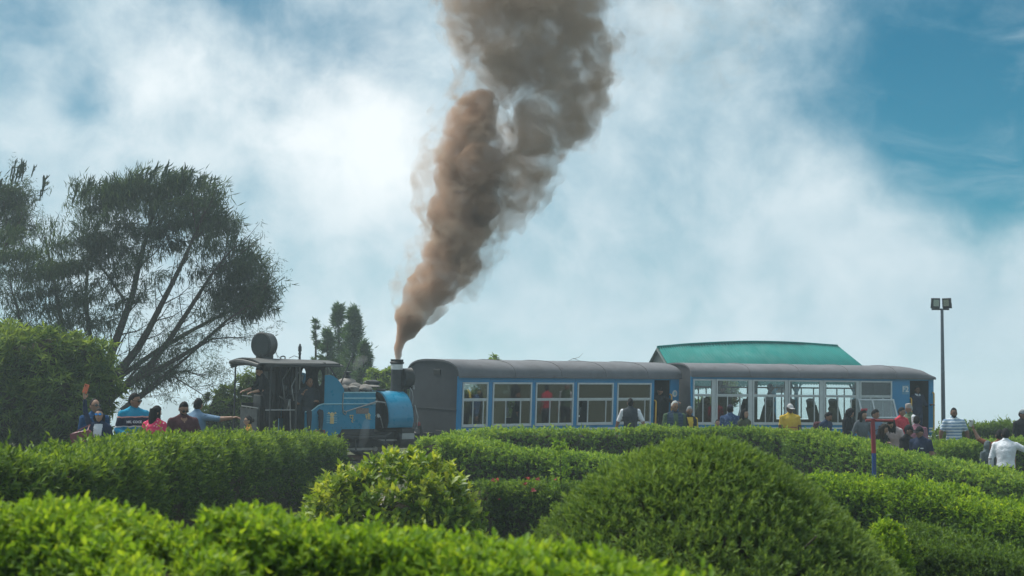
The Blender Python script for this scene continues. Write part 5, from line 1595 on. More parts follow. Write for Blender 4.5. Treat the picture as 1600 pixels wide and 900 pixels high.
def banded(name, bands, base, noise_=0.012, axis='Z', scale=1.0):
    """cloth with hard-edged bands along the height of the body: bands [(z, colour from here up)]"""
    m = cloth(name, base)
    t = m.node_tree; q = NG(t)
    b = [n for n in t.nodes if n.type == 'BSDF_PRINCIPLED'][0]
    co = q.n('ShaderNodeTexCoord').outputs['Object']
    sp = q.n('ShaderNodeSeparateXYZ'); q.link(co, sp.inputs[0])
    z = q.math('ADD', sp.outputs[axis], q.math('MULTIPLY', q.math('SUBTRACT', q.noise(co, 7, 2), 0.5), noise_ * 4))
    cur = (*base, 1)
    for h, c in bands:
        cur = q.mix(q.math('GREATER_THAN', z, h), cur, (*c, 1))
    q.link(cur, b.inputs['Base Color'])
    return m

def dotted(name, base, dot, scale=16.0, size=0.22):
    m = cloth(name, base)
    t = m.node_tree; q = NG(t)
    b = [n for n in t.nodes if n.type == 'BSDF_PRINCIPLED'][0]
    co = q.n('ShaderNodeTexCoord').outputs['Object']
    v = q.n('ShaderNodeTexVoronoi'); q.link(co, v.inputs['Vector']); v.inputs['Scale'].default_value = scale
    f = q.math('LESS_THAN', v.outputs['Distance'], size)
    q.link(q.mix(f, (*base, 1), (*dot, 1)), b.inputs['Base Color'])
    return m

def frame_from(d, hint=Vector((0, 0, 1))):
    d = d.normalized()
    if abs(d.dot(hint)) > 0.95: hint = Vector((0, -1, 0))
    s = d.cross(hint).normalized(); n = s.cross(d)
    return d, s, n

def add_hand(mb, w, d, palm, side, mi, curl=0.5, k=1.0):
    """palm with five separate bent fingers; w wrist, d pointing along the hand, palm = palm normal, side +1/-1 thumb side"""
    d = d.normalized(); palm = (palm - d * palm.dot(d)).normalized(); s = d.cross(palm).normalized() * side
    c = w + d * 0.045 * k
    Mx = Matrix((s, d, palm)).transposed().to_4x4(); Mx.translation = c
    mb.ell((0, 0, 0), (0.042 * k, 0.056 * k, 0.018 * k), 10, 7, mi, None, Mx)
    for i, (off_, ln) in enumerate(((0.030, 0.066), (0.010, 0.074), (-0.010, 0.070), (-0.029, 0.054))):
        a = c + s * off_ * k + d * 0.040 * k
        c1 = math.cos(curl * 0.9); s1 = math.sin(curl * 0.9)
        b = a + (d * c1 + palm * s1) * ln * 0.5 * k
        c2 = math.cos(curl * 2.1); s2 = math.sin(curl * 2.1)
        e = b + (d * c2 + palm * s2) * ln * 0.5 * k
        mb.tube([a, b, e], [0.0095 * k, 0.009 * k, 0.007 * k], 6, mi)
    a = w + d * 0.02 * k + s * 0.034 * k
    b = a + (s * 0.75 + d * 0.6 + palm * 0.25).normalized() * 0.035 * k
    e = b + (d * 0.9 + palm * (0.2 + curl * 0.4)).normalized() * 0.03 * k
    mb.tube([a, b, e], [0.012 * k, 0.011 * k, 0.008 * k], 6, mi)

def head_fn(fem=False, jaw=1.0):
    def fn(d, q):
        x, y, z = d.x, d.y, d.z
        k = 1.0
        if z < 0: q.x *= 1 - (0.30 if fem else 0.22) * (-z) ** 1.4
        if y > 0 and z < -0.1: q.y *= 1 - 0.35 * min(1, (-z - 0.1) * 1.4)
        if y < 0:
            nose = math.exp(-((x / 0.16) ** 2 + ((z + 0.20) / 0.16) ** 2)); bridge = math.exp(-((x / 0.12) ** 2 + ((z - 0.02) / 0.16) ** 2))
            sock = math.exp(-(((abs(x) - 0.38) / 0.17) ** 2 + ((z - 0.06) / 0.11) ** 2))
            brow = math.exp(-((x / 0.5) ** 2 + ((z - 0.22) / 0.09) ** 2)); chin = math.exp(-((x / 0.25) ** 2 + ((z + 0.86) / 0.18) ** 2))
            lip = math.exp(-((x / 0.26) ** 2 + ((z + 0.50) / 0.08) ** 2))
            q.y -= 0.026 * nose + 0.008 * bridge - 0.010 * sock + 0.004 * brow + 0.012 * chin + 0.005 * lip
        return q
    return fn

def person(label, px, ytop, D, yaw, shirt, skin='mid', H=1.68, trousers=None, hair='black', style='short', sleeve=1.0, lean=0, head_yaw=0, head_pitch=0, roll=0,
           armL=None, armR=None, sit=False, fem=False, glasses=None, cap=None, beard=None, vest=None, vee=None, bulk=1.0, curl=0.5, parent_to=None, loc=None, group=None, k=1.0, shoulder_roll=0, collar=None):
    """figure facing -y locally; yaw turns it (90 = looks to the right of the photo). arms: (upper arm dir, forearm dir) in body axes, R = its own right (-x)."""
    s = H / 1.70
    trousers = trousers or cloth('dark_trousers', (0.03, 0.032, 0.04))
    z_sit = -0.42 if sit else 0.0
    Hh = (H + z_sit * s) - (0.30 * s * (1 - math.cos(R(lean))) if lean else 0)
    if loc is None:
        top = P(px, ytop, D)
        loc = Vector((top.x, top.y, top.z - Hh))
        fwd = Vector((math.sin(R(yaw)), -math.cos(R(yaw)), 0))
        loc = loc - fwd * math.sin(R(lean)) * 0.72 * s
    root = empty('person', loc, (0, 0, R(yaw)), label=label, cat='person', group=group)
    root.scale = (s * k, s * k, s * k)
    bones = []      # (a, b, ra, rb, kind)
    hipz = 0.93 + z_sit
    piv = Vector((0, 0, hipz))
    Lr = Matrix.Translation(piv) @ Matrix.Rotation(R(roll), 4, 'Y') @ Matrix.Rotation(R(lean), 4, 'X') @ Matrix.Translation(-piv)
    U = lambda x, y, z: Lr @ Vector((x, y, z + z_sit))
    Rd = Lr.to_3x3()
    bw = bulk
    mb = MB()
    # torso as a loft of ellipses
    if fem: rows = [(0.84, 0.165, 0.115), (0.95, 0.168, 0.118), (1.07, 0.130, 0.098), (1.22, 0.150, 0.122), (1.33, 0.160, 0.105), (1.405, 0.125, 0.080), (1.44, 0.06, 0.055)]
    else: rows = [(0.84, 0.158, 0.115), (0.95, 0.162, 0.122), (1.08, 0.150, 0.115), (1.24, 0.176, 0.128), (1.35, 0.178, 0.108), (1.42, 0.125, 0.080), (1.455, 0.06, 0.058)]
    n = 18
    vs_, fs = [], []
    for z, a, b in rows:
        M_ = U if z > 0.93 else (lambda x, y, zz: Vector((x, y, zz + z_sit)))
        for j in range(n):
            t = 2 * math.pi * j / n
            vs_.append(M_(math.cos(t) * a * bw, math.sin(t) * b * bw, z))
    for i in range(len(rows) - 1):
        for j in range(n):
            p, q = i * n + j, i * n + (j + 1) % n
            fs.append((p, q, q + n, p + n))
    fs.append(tuple(range(n - 1, -1, -1))); fs.append(tuple(range((len(rows) - 1) * n, len(rows) * n)))
    mb.add(vs_, fs)
    bones.append((U(0, 0, 1.0), U(0, 0, 1.36), 0.16 * bw, 0.17 * bw, 'torso'))
    bones.append((Vector((0, 0, 0.84 + z_sit)), Vector((0, 0, 0.93 + z_sit)), 0.15 * bw, 0.15 * bw, 'hip'))
    neck0, neck1 = U(0, 0.012, 1.40), U(0, -0.012, 1.54)
    mb.tube([neck0, neck1], [0.062, 0.054], 12); bones.append((U(0, 0.0, 1.46), neck1, 0.055, 0.05, 'neck'))
    # arms
    SW = 0.165 if fem else 0.185
    wr = {}
    for sd, spec in ((1, armL), (-1, armR)):
        sh = U(sd * SW * (0.5 + 0.5 * bw), 0.0, 1.375)
        if spec is None: spec = ((sd * 0.16, 0.03, -1), (sd * 0.05, -0.22, -1))
        ud = (Rd @ Vector(spec[0])).normalized(); fd = (Rd @ Vector(spec[1])).normalized()
        el = sh + ud * 0.285; wrp = el + fd * 0.245
        ra = (0.058, 0.047, 0.040, 0.031) if not fem else (0.052, 0.042, 0.036, 0.028)
        ra = tuple(v * (0.55 + 0.45 * bw) for v in ra)
        if sleeve > 0.3: ra = (ra[0] * 1.12, ra[1] * 1.12, ra[2], ra[3])
        if sleeve >= 1: ra = (ra[0], ra[1], ra[2] * 1.18, ra[3] * 1.2)
        inn = U(sd * SW * 0.45, 0, 1.36)
        mb.tube([U(sd * 0.015, 0.012, 1.475), U(sd * 0.07, 0.008, 1.425), sh + Vector((0, 0, 0.0))], [0.05, 0.058, 0.056], 12)
        mb.tube([inn, sh, sh.lerp(el, 0.5), el], [0.062, ra[0] * 1.06, (ra[0] + ra[1]) / 2, ra[1]], 12)
        mb.ell(sh, (ra[0] * 1.05,) * 3, 10, 7); mb.ell(el, (ra[1],) * 3, 10, 7)
        mb.tube([el, el.lerp(wrp, 0.35), wrp], [ra[1] * 0.98, ra[2] * 1.05, ra[3]], 12)
        bones.append((sh, el, ra[0], ra[1], 'uarm')); bones.append((el, wrp, ra[1], ra[3], 'farm'))
        wr[sd] = (wrp, fd, ud)
    # legs
    for sd in (1, -1):
        hip = Vector((sd * 0.085, 0, 0.90 + z_sit))
        if sit:
            kn = hip + Vector((sd * 0.06, -0.40, 0.10 if sit == 'squat' else 0.0)); an = kn + Vector((0, 0.02, -(0.40 if sit != 'squat' else 0.46)))
        else:
            kn = Vector((sd * 0.095, -0.015, 0.49)); an = Vector((sd * 0.10, 0.02, 0.085))
        mb.tube([hip + Vector((0, 0, 0.04)), hip.lerp(kn, 0.4), kn], [0.098, 0.088, 0.062], 12); mb.ell(kn, (0.06, 0.06, 0.06), 10, 7); mb.tube([kn, kn.lerp(an, 0.35), an], [0.06, 0.062, 0.044], 12)
        mb.tube([an + Vector((0, 0.045, -0.04)), an + Vector((0, -0.05, -0.045)), an + Vector((0, -0.16, -0.06))], [0.038, 0.042, 0.028], 10)
        bones.append((hip, kn, 0.09, 0.06, 'leg')); bones.append((kn, an, 0.06, 0.045, 'leg')); bones.append((an + Vector((0, 0.03, -0.05)), an + Vector((0, -0.15, -0.06)), 0.045, 0.035, 'foot'))
    # fuse into one continuous skin
    me_ = bpy.data.meshes.new('tmp'); me_.from_pydata(mb.v, [], mb.f)
    o = bpy.data.objects.new('tmp', me_); COL.objects.link(o)
    rm_ = o.modifiers.new('r', 'REMESH'); rm_.mode = 'VOXEL'; rm_.voxel_size = 0.022
    sm_ = o.modifiers.new('s', 'SMOOTH'); sm_.factor = 0.5; sm_.iterations = 3
    dg = bpy.context.evaluated_depsgraph_get()
    res = bpy.data.meshes.new_from_object(o.evaluated_get(dg))
    bpy.data.objects.remove(o); bpy.data.meshes.remove(me_)
    nv = len(res.vertices); co = np.empty(nv * 3, np.float32); res.vertices.foreach_get('co', co); co = co.reshape(-1, 3)
    np_ = len(res.polygons); cen = np.empty(np_ * 3, np.float32); res.polygons.foreach_get('center', cen); cen = cen.reshape(-1, 3)
    best = np.full(np_, 9.0); mi = np.zeros(np_, int)
    # materials: 0 skin 1 shirt 2 trousers 3 shoes 4 vest 5 eye 6 lip
    for a, b, r0, r1, kd in bones:
        a_, b_ = np.array(a), np.array(b); ab = b_ - a_; t = np.clip(((cen - a_) @ ab) / (ab @ ab), 0, 1)
        dist = np.linalg.norm(cen - (a_ + t[:, None] * ab), axis=1) - (r0 + (r1 - r0) * t)
        if kd == 'torso': lab = np.where(True, 4 if vest else 1, 0) * np.ones(np_, int)
        elif kd == 'hip': lab = np.full(np_, 2 if not vest or vest != 'long' else 4)
        elif kd == 'neck': lab = np.zeros(np_, int)
        elif kd == 'uarm': lab = np.where(t < min(1.0, sleeve * 2), 1, 0)
        elif kd == 'farm': lab = np.where(t < max(0.0, sleeve * 2 - 1.06), 1, 0)
        elif kd == 'leg': lab = np.full(np_, 2)
        else: lab = np.full(np_, 3)
        upd = dist < best; best = np.where(upd, dist, best); mi = np.where(upd, lab, mi)
    if vee is not None:     # open front showing another cloth or skin: (half width, depth, material index)
        inv = np.array(Lr.inverted())
        loc_c = cen @ inv[:3, :3].T + inv[:3, 3]
        zt = 1.44 + z_sit
        inside = (loc_c[:, 1] < -0.03) & (loc_c[:, 2] < zt) & (loc_c[:, 2] > zt - vee[1]) & (np.abs(loc_c[:, 0]) < vee[0] * np.clip(1 - (zt - loc_c[:, 2]) / vee[1] * vee[3], 0.0, 1)) & ((mi == 1) | (mi == 4))
        mi = np.where(inside, vee[2], mi)
    v_all = [tuple(v) for v in co]
    f_all = [tuple(p.vertices) for p in res.polygons]
    bpy.data.meshes.remove(res)
    fb = MB(); fb.v = v_all; fb.f = f_all; fb.m = mi.tolist()
    # hands
    for sd in (1, -1):
        w_, fd, ud = wr[sd]
        pn = Vector((-sd * 1.0, -0.3, 0.1)) if abs(fd.z) > 0.5 else Vector((0, 0, -1))
        add_hand(fb, w_ - fd * 0.01, fd, Rd @ pn if abs(fd.z) > 0.5 else pn, 1 if sd < 0 else -1, 0, curl)
    # head
    hc = U(0, -0.02, 1.585)
    HM = Matrix.Translation(hc) @ (Lr.to_3x3() @ Matrix.Rotation(R(head_yaw), 3, 'Z') @ Matrix.Rotation(R(head_pitch), 3, 'X')).to_4x4()
    hr = (0.074, 0.094, 0.118) if not fem else (0.071, 0.090, 0.114)
    fb.ell((0, 0, 0), hr, 28, 20, 0, head_fn(fem), HM)
    for sd in (1, -1):
        fb.ell((sd * 0.076, 0.012, -0.012), (0.010, 0.020, 0.032), 8, 6, 0, None, HM)
        fb.ell((sd * 0.029, -0.084, 0.008), (0.0145, 0.010, 0.0075), 8, 6, 5, None, HM)
        fb.tube([HM @ Vector((sd * 0.012, -0.093, 0.027)), HM @ Vector((sd * 0.030, -0.090, 0.033)), HM @ Vector((sd * 0.047, -0.077, 0.027))], [0.003, 0.0045, 0.002], 5, 5)
    fb.tube([HM @ Vector((-0.022, -0.089, -0.060)), HM @ Vector((0, -0.096, -0.058)), HM @ Vector((0.022, -0.089, -0.060))], [0.003, 0.006, 0.003], 6, 6)
    mats = [SKIN[skin], shirt, trousers, M_shoe, vest if (vest and vest != 'long') else shirt, M_eye, M_lip]
    if collar is not None: mats.append(collar)
    fb.build('body', mats, root, angle=60)
    # hair
    hm = HAIR.get(hair)
    if style != 'none' and hm is not None:
        hb = MB()
        def hfn(d, q):
            front = -d.y
            line = 0.42 + 0.25 * max(0, front) if style != 'bald' else 0.9
            back = -0.35 if style in ('short', 'bald') else -0.75
            lim = line if front > 0.25 else (0.05 if front > -0.15 and style == 'short' else back)
            if -0.15 <= front <= 0.35:
                t = (front + 0.15) / 0.5; lim = (back if style != 'short' else -0.12) * (1 - t) + line * t
            on = 1 / (1 + math.exp(-(d.z - lim) * 22))
            lum = 0.03 * math.sin(d.x * 11 + d.z * 7) * math.sin(d.y * 9 + d.z * 5)
            return q * (0.93 + on * (0.155 + lum + (0.05 if style in ('long', 'bob') else 0)))
        hb.ell((0, 0.004, 0.006), hr, 26, 18, 0, hfn, HM)
        if style in ('long', 'bob'):
            ln = 0.30 if style == 'long' else 0.16
            a0 = HM @ Vector((0, 0.055, 0.0)); dn = (Vector((0, 0.15, -1)) if lean < 30 else Rd @ Vector((0, 0.1, -0.6)) + Vector((0, 0, -0.8))).normalized()
            hb.tube([a0 + Vector((0, 0, 0.05)), a0 + dn * ln * 0.4, a0 + dn * ln * 0.8, a0 + dn * ln], [0.07, 0.088, 0.075, 0.03], 12)
            for sd in (1, -1):
                a1 = HM @ Vector((sd * 0.062, 0.01, 0.02))
                hb.tube([a1, a1 + dn * ln * 0.5 + Vector((sd * 0.01, -0.02, 0)), a1 + dn * ln * 0.9], [0.034, 0.036, 0.012], 8)
        if style == 'bun': hb.ell((0, 0.115, 0.01), (0.045, 0.04, 0.045), 10, 8, 0, None, HM)
        hb.build('hair', hm, root)
    if beard:
        bb = MB()
        def bfn(d, q):
            on = 1 / (1 + math.exp((d.z + 0.42) * 18)) * (1 if d.y < 0.35 else 0)
            mo = math.exp(-((d.x / 0.3) ** 2 + ((d.z + 0.40) / 0.06) ** 2)) if d.y < 0 else 0
            return head_fn(False)(d, q) * (0.95 + 0.09 * max(on, mo))
        bb.ell((0, 0, 0), hr, 24, 18, 0, bfn, HM); bb.build('beard', HAIR[beard], root)
    if glasses:
        gb = MB()
        lm = M_bluelens if glasses == 'blue' else M_shade
        for sd in (1, -1):
            Mg = HM @ Matrix.Translation((sd * 0.032, -0.100, 0.006))
            gb.ell((0, 0, 0), (0.027, 0.005, 0.021), 14, 8, 0, None, Mg)
            gb.tube([HM @ Vector((sd * 0.058, -0.092, 0.010)), HM @ Vector((sd * 0.079, -0.03, 0.012)), HM @ Vector((sd * 0.079, 0.012, 0.006))], 0.0035, 5)
        gb.tube([HM @ Vector((-0.008, -0.102, 0.010)), HM @ Vector((0.008, -0.102, 0.010))], 0.003, 5)
        gb.build('sunglasses', lm, root)
    if cap:
        kind, cm = cap
        cb = MB()
        if kind == 'hood':
            def hf(d, q):
                op = math.exp(-((d.x / 0.50) ** 2 + ((d.z + 0.1) / 0.75) ** 2)) if d.y < 0 else 0
                return q * (1.26 - 0.42 * op)
            cb.ell((0, 0.012, 0.0), hr, 24, 16, 0, hf, HM)
            cb.tube([HM @ Vector((0, 0.03, -0.08)), U(0, 0.03, 1.40)], [0.09, 0.12], 12)
        elif kind == 'topi':
            cb.lathe([(0.080, 0.035), (0.084, 0.05), (0.078, 0.125), (0.065, 0.14), (0.01, 0.142)], HM @ Vector((0, 0.0, 0)), HM.to_3x3() @ Vector((0, -0.08, 1)), 18)
        else:
            def cf(d, q): return q * (1.13 if d.z > 0.30 else (1.13 - (0.30 - d.z) * 1.6 if d.z > 0.1 else 0.8))
            cb.ell((0, 0.003, 0.006), hr, 22, 16, 0, cf, HM)
            if kind == 'cap':
                vs2 = [];
                for yy, zz, ww in ((-0.078, 0.052, 0.074), (-0.13, 0.046, 0.066), (-0.165, 0.036, 0.035)):
                    for dz in (0.0, -0.006):
                        vs2 += [HM @ Vector((-ww, yy + 0.02, zz + dz - 0.012)), HM @ Vector((0, yy, zz + dz)), HM @ Vector((ww, yy + 0.02, zz + dz - 0.012))]
                f2 = []
                for r_ in range(2):
                    for l in range(2):
                        for c_ in range(2):
                            b0 = r_ * 6 + l * 3 + c_; f2.append((b0, b0 + 1, b0 + 7, b0 + 6))
                f2 += [(12, 13, 16, 15), (13, 14, 17, 16)]
                cb.add(vs2, f2)
        cb.build('cap' if kind != 'hood' else 'hood', cm, root)
    if collar is not None:
        cb = MB()
        for sd in (1, -1):
            cb.add([U(sd * 0.012, -0.085, 1.40), U(sd * 0.075, -0.085, 1.42), U(sd * 0.085, -0.02, 1.475), U(sd * 0.02, -0.070, 1.465),
                    U(sd * 0.012, -0.105, 1.395), U(sd * 0.075, -0.100, 1.41), U(sd * 0.095, -0.02, 1.465), U(sd * 0.02, -0.085, 1.46)], [(0, 1, 2, 3), (7, 6, 5, 4), (0, 4, 5, 1), (1, 5, 6, 2), (2, 6, 7, 3), (3, 7, 4, 0)])
        cb.build('collar', collar, root)
    S_ = Matrix.Translation(loc) @ Matrix.Rotation(R(yaw), 4, 'Z') @ Matrix.Scale(s * k, 4)
    return root, {sd: S_ @ (wr[sd][0] + wr[sd][1] * 0.09) for sd in (1, -1)}, S_, U

black_c = cloth('black', (0.018, 0.020, 0.024)); navy_c = cloth('navy', (0.022, 0.035, 0.075)); charcoal = cloth('charcoal', (0.035, 0.045, 0.055))
white_c = cloth('white', (0.66, 0.69, 0.74)); maroon = cloth('maroon', (0.085, 0.035, 0.042)); denim = cloth('denim', (0.13, 0.21, 0.31)); red_c = cloth('red', (0.50, 0.045, 0.07))
yellow_c = cloth('yellow', (0.62, 0.42, 0.06)); olive = cloth('olive', (0.07, 0.08, 0.045)); grey_c = cloth('grey', (0.12, 0.135, 0.15)); pinkw = cloth('pale_pink', (0.58, 0.46, 0.47)); mauve = cloth('mauve', (0.24, 0.11, 0.15))
brown_c = cloth('russet', (0.19, 0.075, 0.045)); green_c = cloth('moss_green', (0.075, 0.12, 0.07)); tan_c = cloth('tan_skirt', (0.4, 0.33, 0.27)); beige_c = cloth('beige_shawl', (0.42, 0.36, 0.33)); bluej = cloth('blue_jacket', (0.015, 0.06, 0.15))
turq = banded('turquoise_sweater', [(0.75, (0.62, 0.62, 0.66)), (0.77, (0.025, 0.03, 0.06)), (0.90, (0.62, 0.30, 0.26)), (0.92, (0.012, 0.24, 0.40))], (0.010, 0.22, 0.38))
striped = banded('striped_polo', [(z, c) for i in range(9) for z, c in ((0.86 + i * 0.072, (0.55, 0.62, 0.68)), (0.90 + i * 0.072, (0.16, 0.27, 0.42)))], (0.30, 0.42, 0.55), 0.006)
puffer = banded('navy_puffer', [(z, c) for i in range(10) for z, c in ((0.86 + i * 0.06, (0.045, 0.075, 0.12)), (0.905 + i * 0.06, (0.025, 0.04, 0.07)))], (0.03, 0.05, 0.09), 0.004)
pinkdot = dotted('dotted_top', (0.58, 0.045, 0.12), (0.75, 0.62, 0.62), 17, 0.20)
bluedot = dotted('patterned_shirt', (0.035, 0.07, 0.16), (0.25, 0.34, 0.45), 34, 0.26)
topi_m = dotted('topi_cloth', (0.36, 0.32, 0.30), (0.2, 0.17, 0.17), 60, 0.3)
cap_w = cloth('cap_white', (0.62, 0.60, 0.60)); cap_g = cloth('cap_grey', (0.22, 0.25, 0.28)); hood_c = cloth('hoodie_grey', (0.10, 0.13, 0.14))

# --- the group by the rosette tree
w1, h1, S1, U1 = person('woman in navy cardigan and blue mirrored sunglasses holding a phone up', 156, 639, 26.2, -8, white_c, 'light', 1.58, black_c, 'black', 'bob', 1.0, 0, 10, -10, fem=True, glasses='blue',
    vest=navy_c, vee=(0.085, 0.34, 1, 0.35), armR=((-0.35, 0.02, 0.95), (-0.05, -0.08, 1.0)), armL=((0.25, 0.05, -1), (-0.1, -0.3, -1)))
for ch in w1.children:          # dark sleeves over the white top
    if ch.name.startswith('body'):
        mesh_ = ch.data
        for p_ in mesh_.polygons:
            if p_.material_index == 1 and abs(p_.center.x) > 0.135: p_.material_index = 4
def held_phone(label, at, rot, m, size=(0.075, 0.012, 0.15)):
    o = empty('phone', at, rot, label=label, cat='phone')
    MB().bx(-size[0] / 2, size[0] / 2, -size[1] / 2, size[1] / 2, -size[2] / 2, size[2] / 2).build('case', m, o, smooth=False, bevel=0.006)
    MB().bx(-size[0] / 2 + 0.005, size[0] / 2 - 0.005, size[1] / 2 + 0.0005, size[1] / 2 + 0.002, -size[2] / 2 + 0.008, size[2] / 2 - 0.008).build('screen', M_shade, o, smooth=False)
    MB().lathe([(0.010, 0), (0.010, 0.003)], (-size[0] / 4, -size[1] / 2, size[2] / 2 - 0.03), (0, -1, 0), 10).build('camera_lens', M_shade, o)
    return o
held_phone('orange phone held high in the raised hand of the woman with blue sunglasses', h1[-1] + Vector((0.03, -0.02, 0.07)), (0, R(18), R(15)), mat('orange_case', (0.62, 0.14, 0.06), 0.45))
bagp = P(131, 684, 25.9)
BG = empty('handbag', bagp - Vector((0, 0, 0.14)), (0, R(-12), R(-10)), label='dark red leather handbag hanging from the shoulder of the selfie woman', cat='handbag')
M_bag = mat('maroon_leather', (0.15, 0.03, 0.04), 0.45, var=0.2, bump=0.3, bscale=20)
m = MB(); m.prism([(-0.19, 0), (0.19, 0), (0.175, 0.20), (0.13, 0.25), (-0.13, 0.25), (-0.175, 0.20)], -0.06, 0.06); m.build('pouch', M_bag, BG, bevel=0.02)
m = MB(); m.prism([(-0.17, 0.14), (0.17, 0.14), (0.165, 0.24), (-0.165, 0.24)], -0.068, -0.0605); m.build('flap', M_bag, BG, bevel=0.004)
sh = S1 @ U1(-0.12, -0.06, 1.42) - BG.location
m = MB(); m.tube([(-0.12, 0, 0.24), tuple(Vector((-0.12, 0, 0.24)).lerp(sh, 0.55) + Vector((0, -0.05, 0))), tuple(sh)], 0.010, 6); m.tube([(0.12, 0, 0.24), tuple(Vector((0.12, 0, 0.24)).lerp(sh, 0.55) + Vector((0.02, -0.05, 0))), tuple(sh)], 0.010, 6); m.build('strap', M_bag, BG)
person('man in dark blue jacket standing close behind the selfie woman', 148, 624, 27.0, 30, bluej, 'mid', 1.70, None, 'black', 'bald', 1.0, 0, 15, -6, glasses='dark', bulk=1.08)
t3, h3, S3, U3 = person('man in turquoise striped sweater seated behind the hedge looking right', 210, 615, 26.4, 28, turq, 'mid', 1.74, cloth('olive_trousers', (0.035, 0.04, 0.032)), 'black', 'short', 1.0, 4, 46, 2, sit='squat', glasses='dark', bulk=1.06,
    armL=((0.2, -0.25, -0.9), (-0.35, -0.95, -0.15)), armR=((-0.25, -0.05, -0.95), (0.45, -0.85, -0.1)))
tm = text_mesh('MK. COCE', 0.052, 0.002, 0.002); tm.materials.append(white_c)
body3 = [c for c in t3.children if c.name.startswith('body')][0]
o = link_mesh('lettering', tm, body3); o.location = U3(-0.03, -0.15, 1.26); o.rotation_euler = (R(94), 0, 0)
ST = empty('garden_bench', (t3.location.x, t3.location.y, gz(t3.location.x, t3.location.y)), (0, 0, R(28)), label='low stone bench under the man in the turquoise sweater', cat='bench')
zt_ = (S3 @ Vector((0, 0, 0.43))).z - ST.location.z
M_stone = mat('grey_stone', (0.25, 0.25, 0.24), 0.9, var=0.2, bump=0.4)
MB().bx(-0.5, 0.5, -0.2, 0.22, zt_ - 0.1, zt_).build('seat', M_stone, ST, bevel=0.015)
for xx in (-0.4, 0.28): MB().bx(xx, xx + 0.14, -0.15, 0.18, 0.0, zt_ - 0.101).build('leg', M_stone, ST, bevel=0.01)
person('woman with long black hair in pink dotted top, head turned away', 244, 634, 25.9, 165, pinkdot, 'light', 1.56, None, 'black', 'long', 1.0, 10, -25, 16, fem=True, bulk=1.08, armL=((0.3, 0.0, -1), (0.1, -0.6, -0.6)))
person('man in maroon pullover and sunglasses looking down', 287, 628, 27.2, 25, maroon, 'mid', 1.70, None, 'black', 'short', 1.0, 6, 5, 22, glasses='dark', bulk=1.12, beard='black', vee=(0.06, 0.08, 0, 0.9), armL=((0.35, -0.1, -1), (-0.1, -0.3, -1)), armR=((-0.35, 0, -1), (0.0, -0.2, -1)))
person('man in pale denim shirt seen from behind reaching for the cab rail', 309, 623, 29.0, 150, denim, 'mid', 1.72, None, 'black', 'short', 0.55, 4, 15, 4, bulk=1.05, armR=((-0.95, -0.35, -0.10), (-0.95, -0.30, 0.14)))
person('woman in orange top and sunglasses showing her head over the hedge by the engine', 389, 650, 36.0, -75, cloth('orange', (0.52, 0.25, 0.05)), 'light', 1.6, None, 'black', 'bun', 1.0, 0, 0, 0, fem=True, glasses='dark')

# --- engine crew
LM_ = LO.matrix_basis
LMx = Matrix.LocRotScale(LO.location, LO.rotation_euler, LO.scale)
dp = LMx @ Vector((-0.90, -0.52, 1.08 - 0.43 * 1.06))
person('engine driver seated in the cab with a phone at his ear', 0, 0, 0, 30, charcoal, 'mid', 1.80, charcoal, 'black', 'bald', 0.95, 3, 5, 0, sit=True, loc=dp, bulk=1.1,
       armR=((-0.35, -0.25, -0.85), (0.45, -0.25, 0.98)), armL=((0.22, -0.2, -1), (-0.6, -0.75, 0.25)))
held_phone('dark phone at the ear of the engine driver', P(472.5, 590, 39.85), (0, R(14), R(20)), M_shade, (0.06, 0.012, 0.13))
fp = LMx @ Vector((-1.95, -0.15, 0.60))
person('fireman in dark clothes stooping at the back of the cab with an arm held out', 0, 0, 0, -70, black_c, 'light', 1.66, black_c, 'black', 'short', 0.7, 18, 20, 12, loc=fp, armR=((-0.25, -0.75, -0.5), (0.1, -1, 0.05)), armL=((0.2, -0.5, -0.8), (0, -1, 0.1)), curl=0.3)

# --- people along the coaches
person('man in dark waistcoat and white sleeves facing the blue coach', 985, 623, 42.2, 172, white_c, 'mid', 1.72, None, 'black', 'short', 0.55, 0, 8, 6, vest=charcoal, bulk=1.16, armL=((0.45, 0, -1), (0.3, -0.4, -0.9)), armR=((-0.45, 0, -1), (-0.2, -0.3, -1)))
c1x = (along1(1019) + along1(1044)) / 2
C1M = Matrix.LocRotScale(C1.location, C1.rotation_euler, None); C2M = Matrix.LocRotScale(C2.location, C2.rotation_euler, None)
person('man in dark clothes leaning out of the coach door holding the yellow rail', 0, 0, 0, 20, black_c, 'mid', 1.70, black_c, 'black', 'short', 1.0, 30, -20, 12, loc=C1M @ Vector((c1x + 0.10, -0.72, 0.16)), armL=((0.5, -0.5, -0.1), (0.15, -0.8, 0.45)), armR=((-0.3, -0.3, -0.9), (-0.25, -0.55, -0.6)))
person('old man with white hair in navy padded waistcoat and green sweater', 1054, 627, 36.6, 12, green_c, 'mid', 1.74, None, 'white', 'bald', 1.0, 4, 8, 16, vest=puffer, vee=(0.05, 0.5, 1, 0.05), bulk=1.12)
person('old woman with grey hair, beige shawl and black waistcoat over yellow', 1077, 635, 36.8, 18, yellow_c, 'mid', 1.58, None, 'grey', 'bun', 1.0, 4, -5, 8, fem=True, vest=black_c, vee=(0.07, 0.5, 1, 0.2), bulk=1.12, armR=((-0.2, -0.2, -1), (0.7, -0.55, 0.2)))
person('small child whose orange-brown head just clears the hedge', 1121, 656, 38.0, 10, cloth('peach', (0.5, 0.28, 0.16)), 'light', 1.05, None, 'brown', 'short', 0.5)
person('man in blue patterned shirt and dark cap seen from behind', 1141, 633, 40.6, 168, bluedot, 'mid', 1.72, None, 'black', 'short', 1.0, 3, -10, 6, cap=('beanie', cloth('dark_cap', (0.03, 0.03, 0.05))), bulk=1.1)
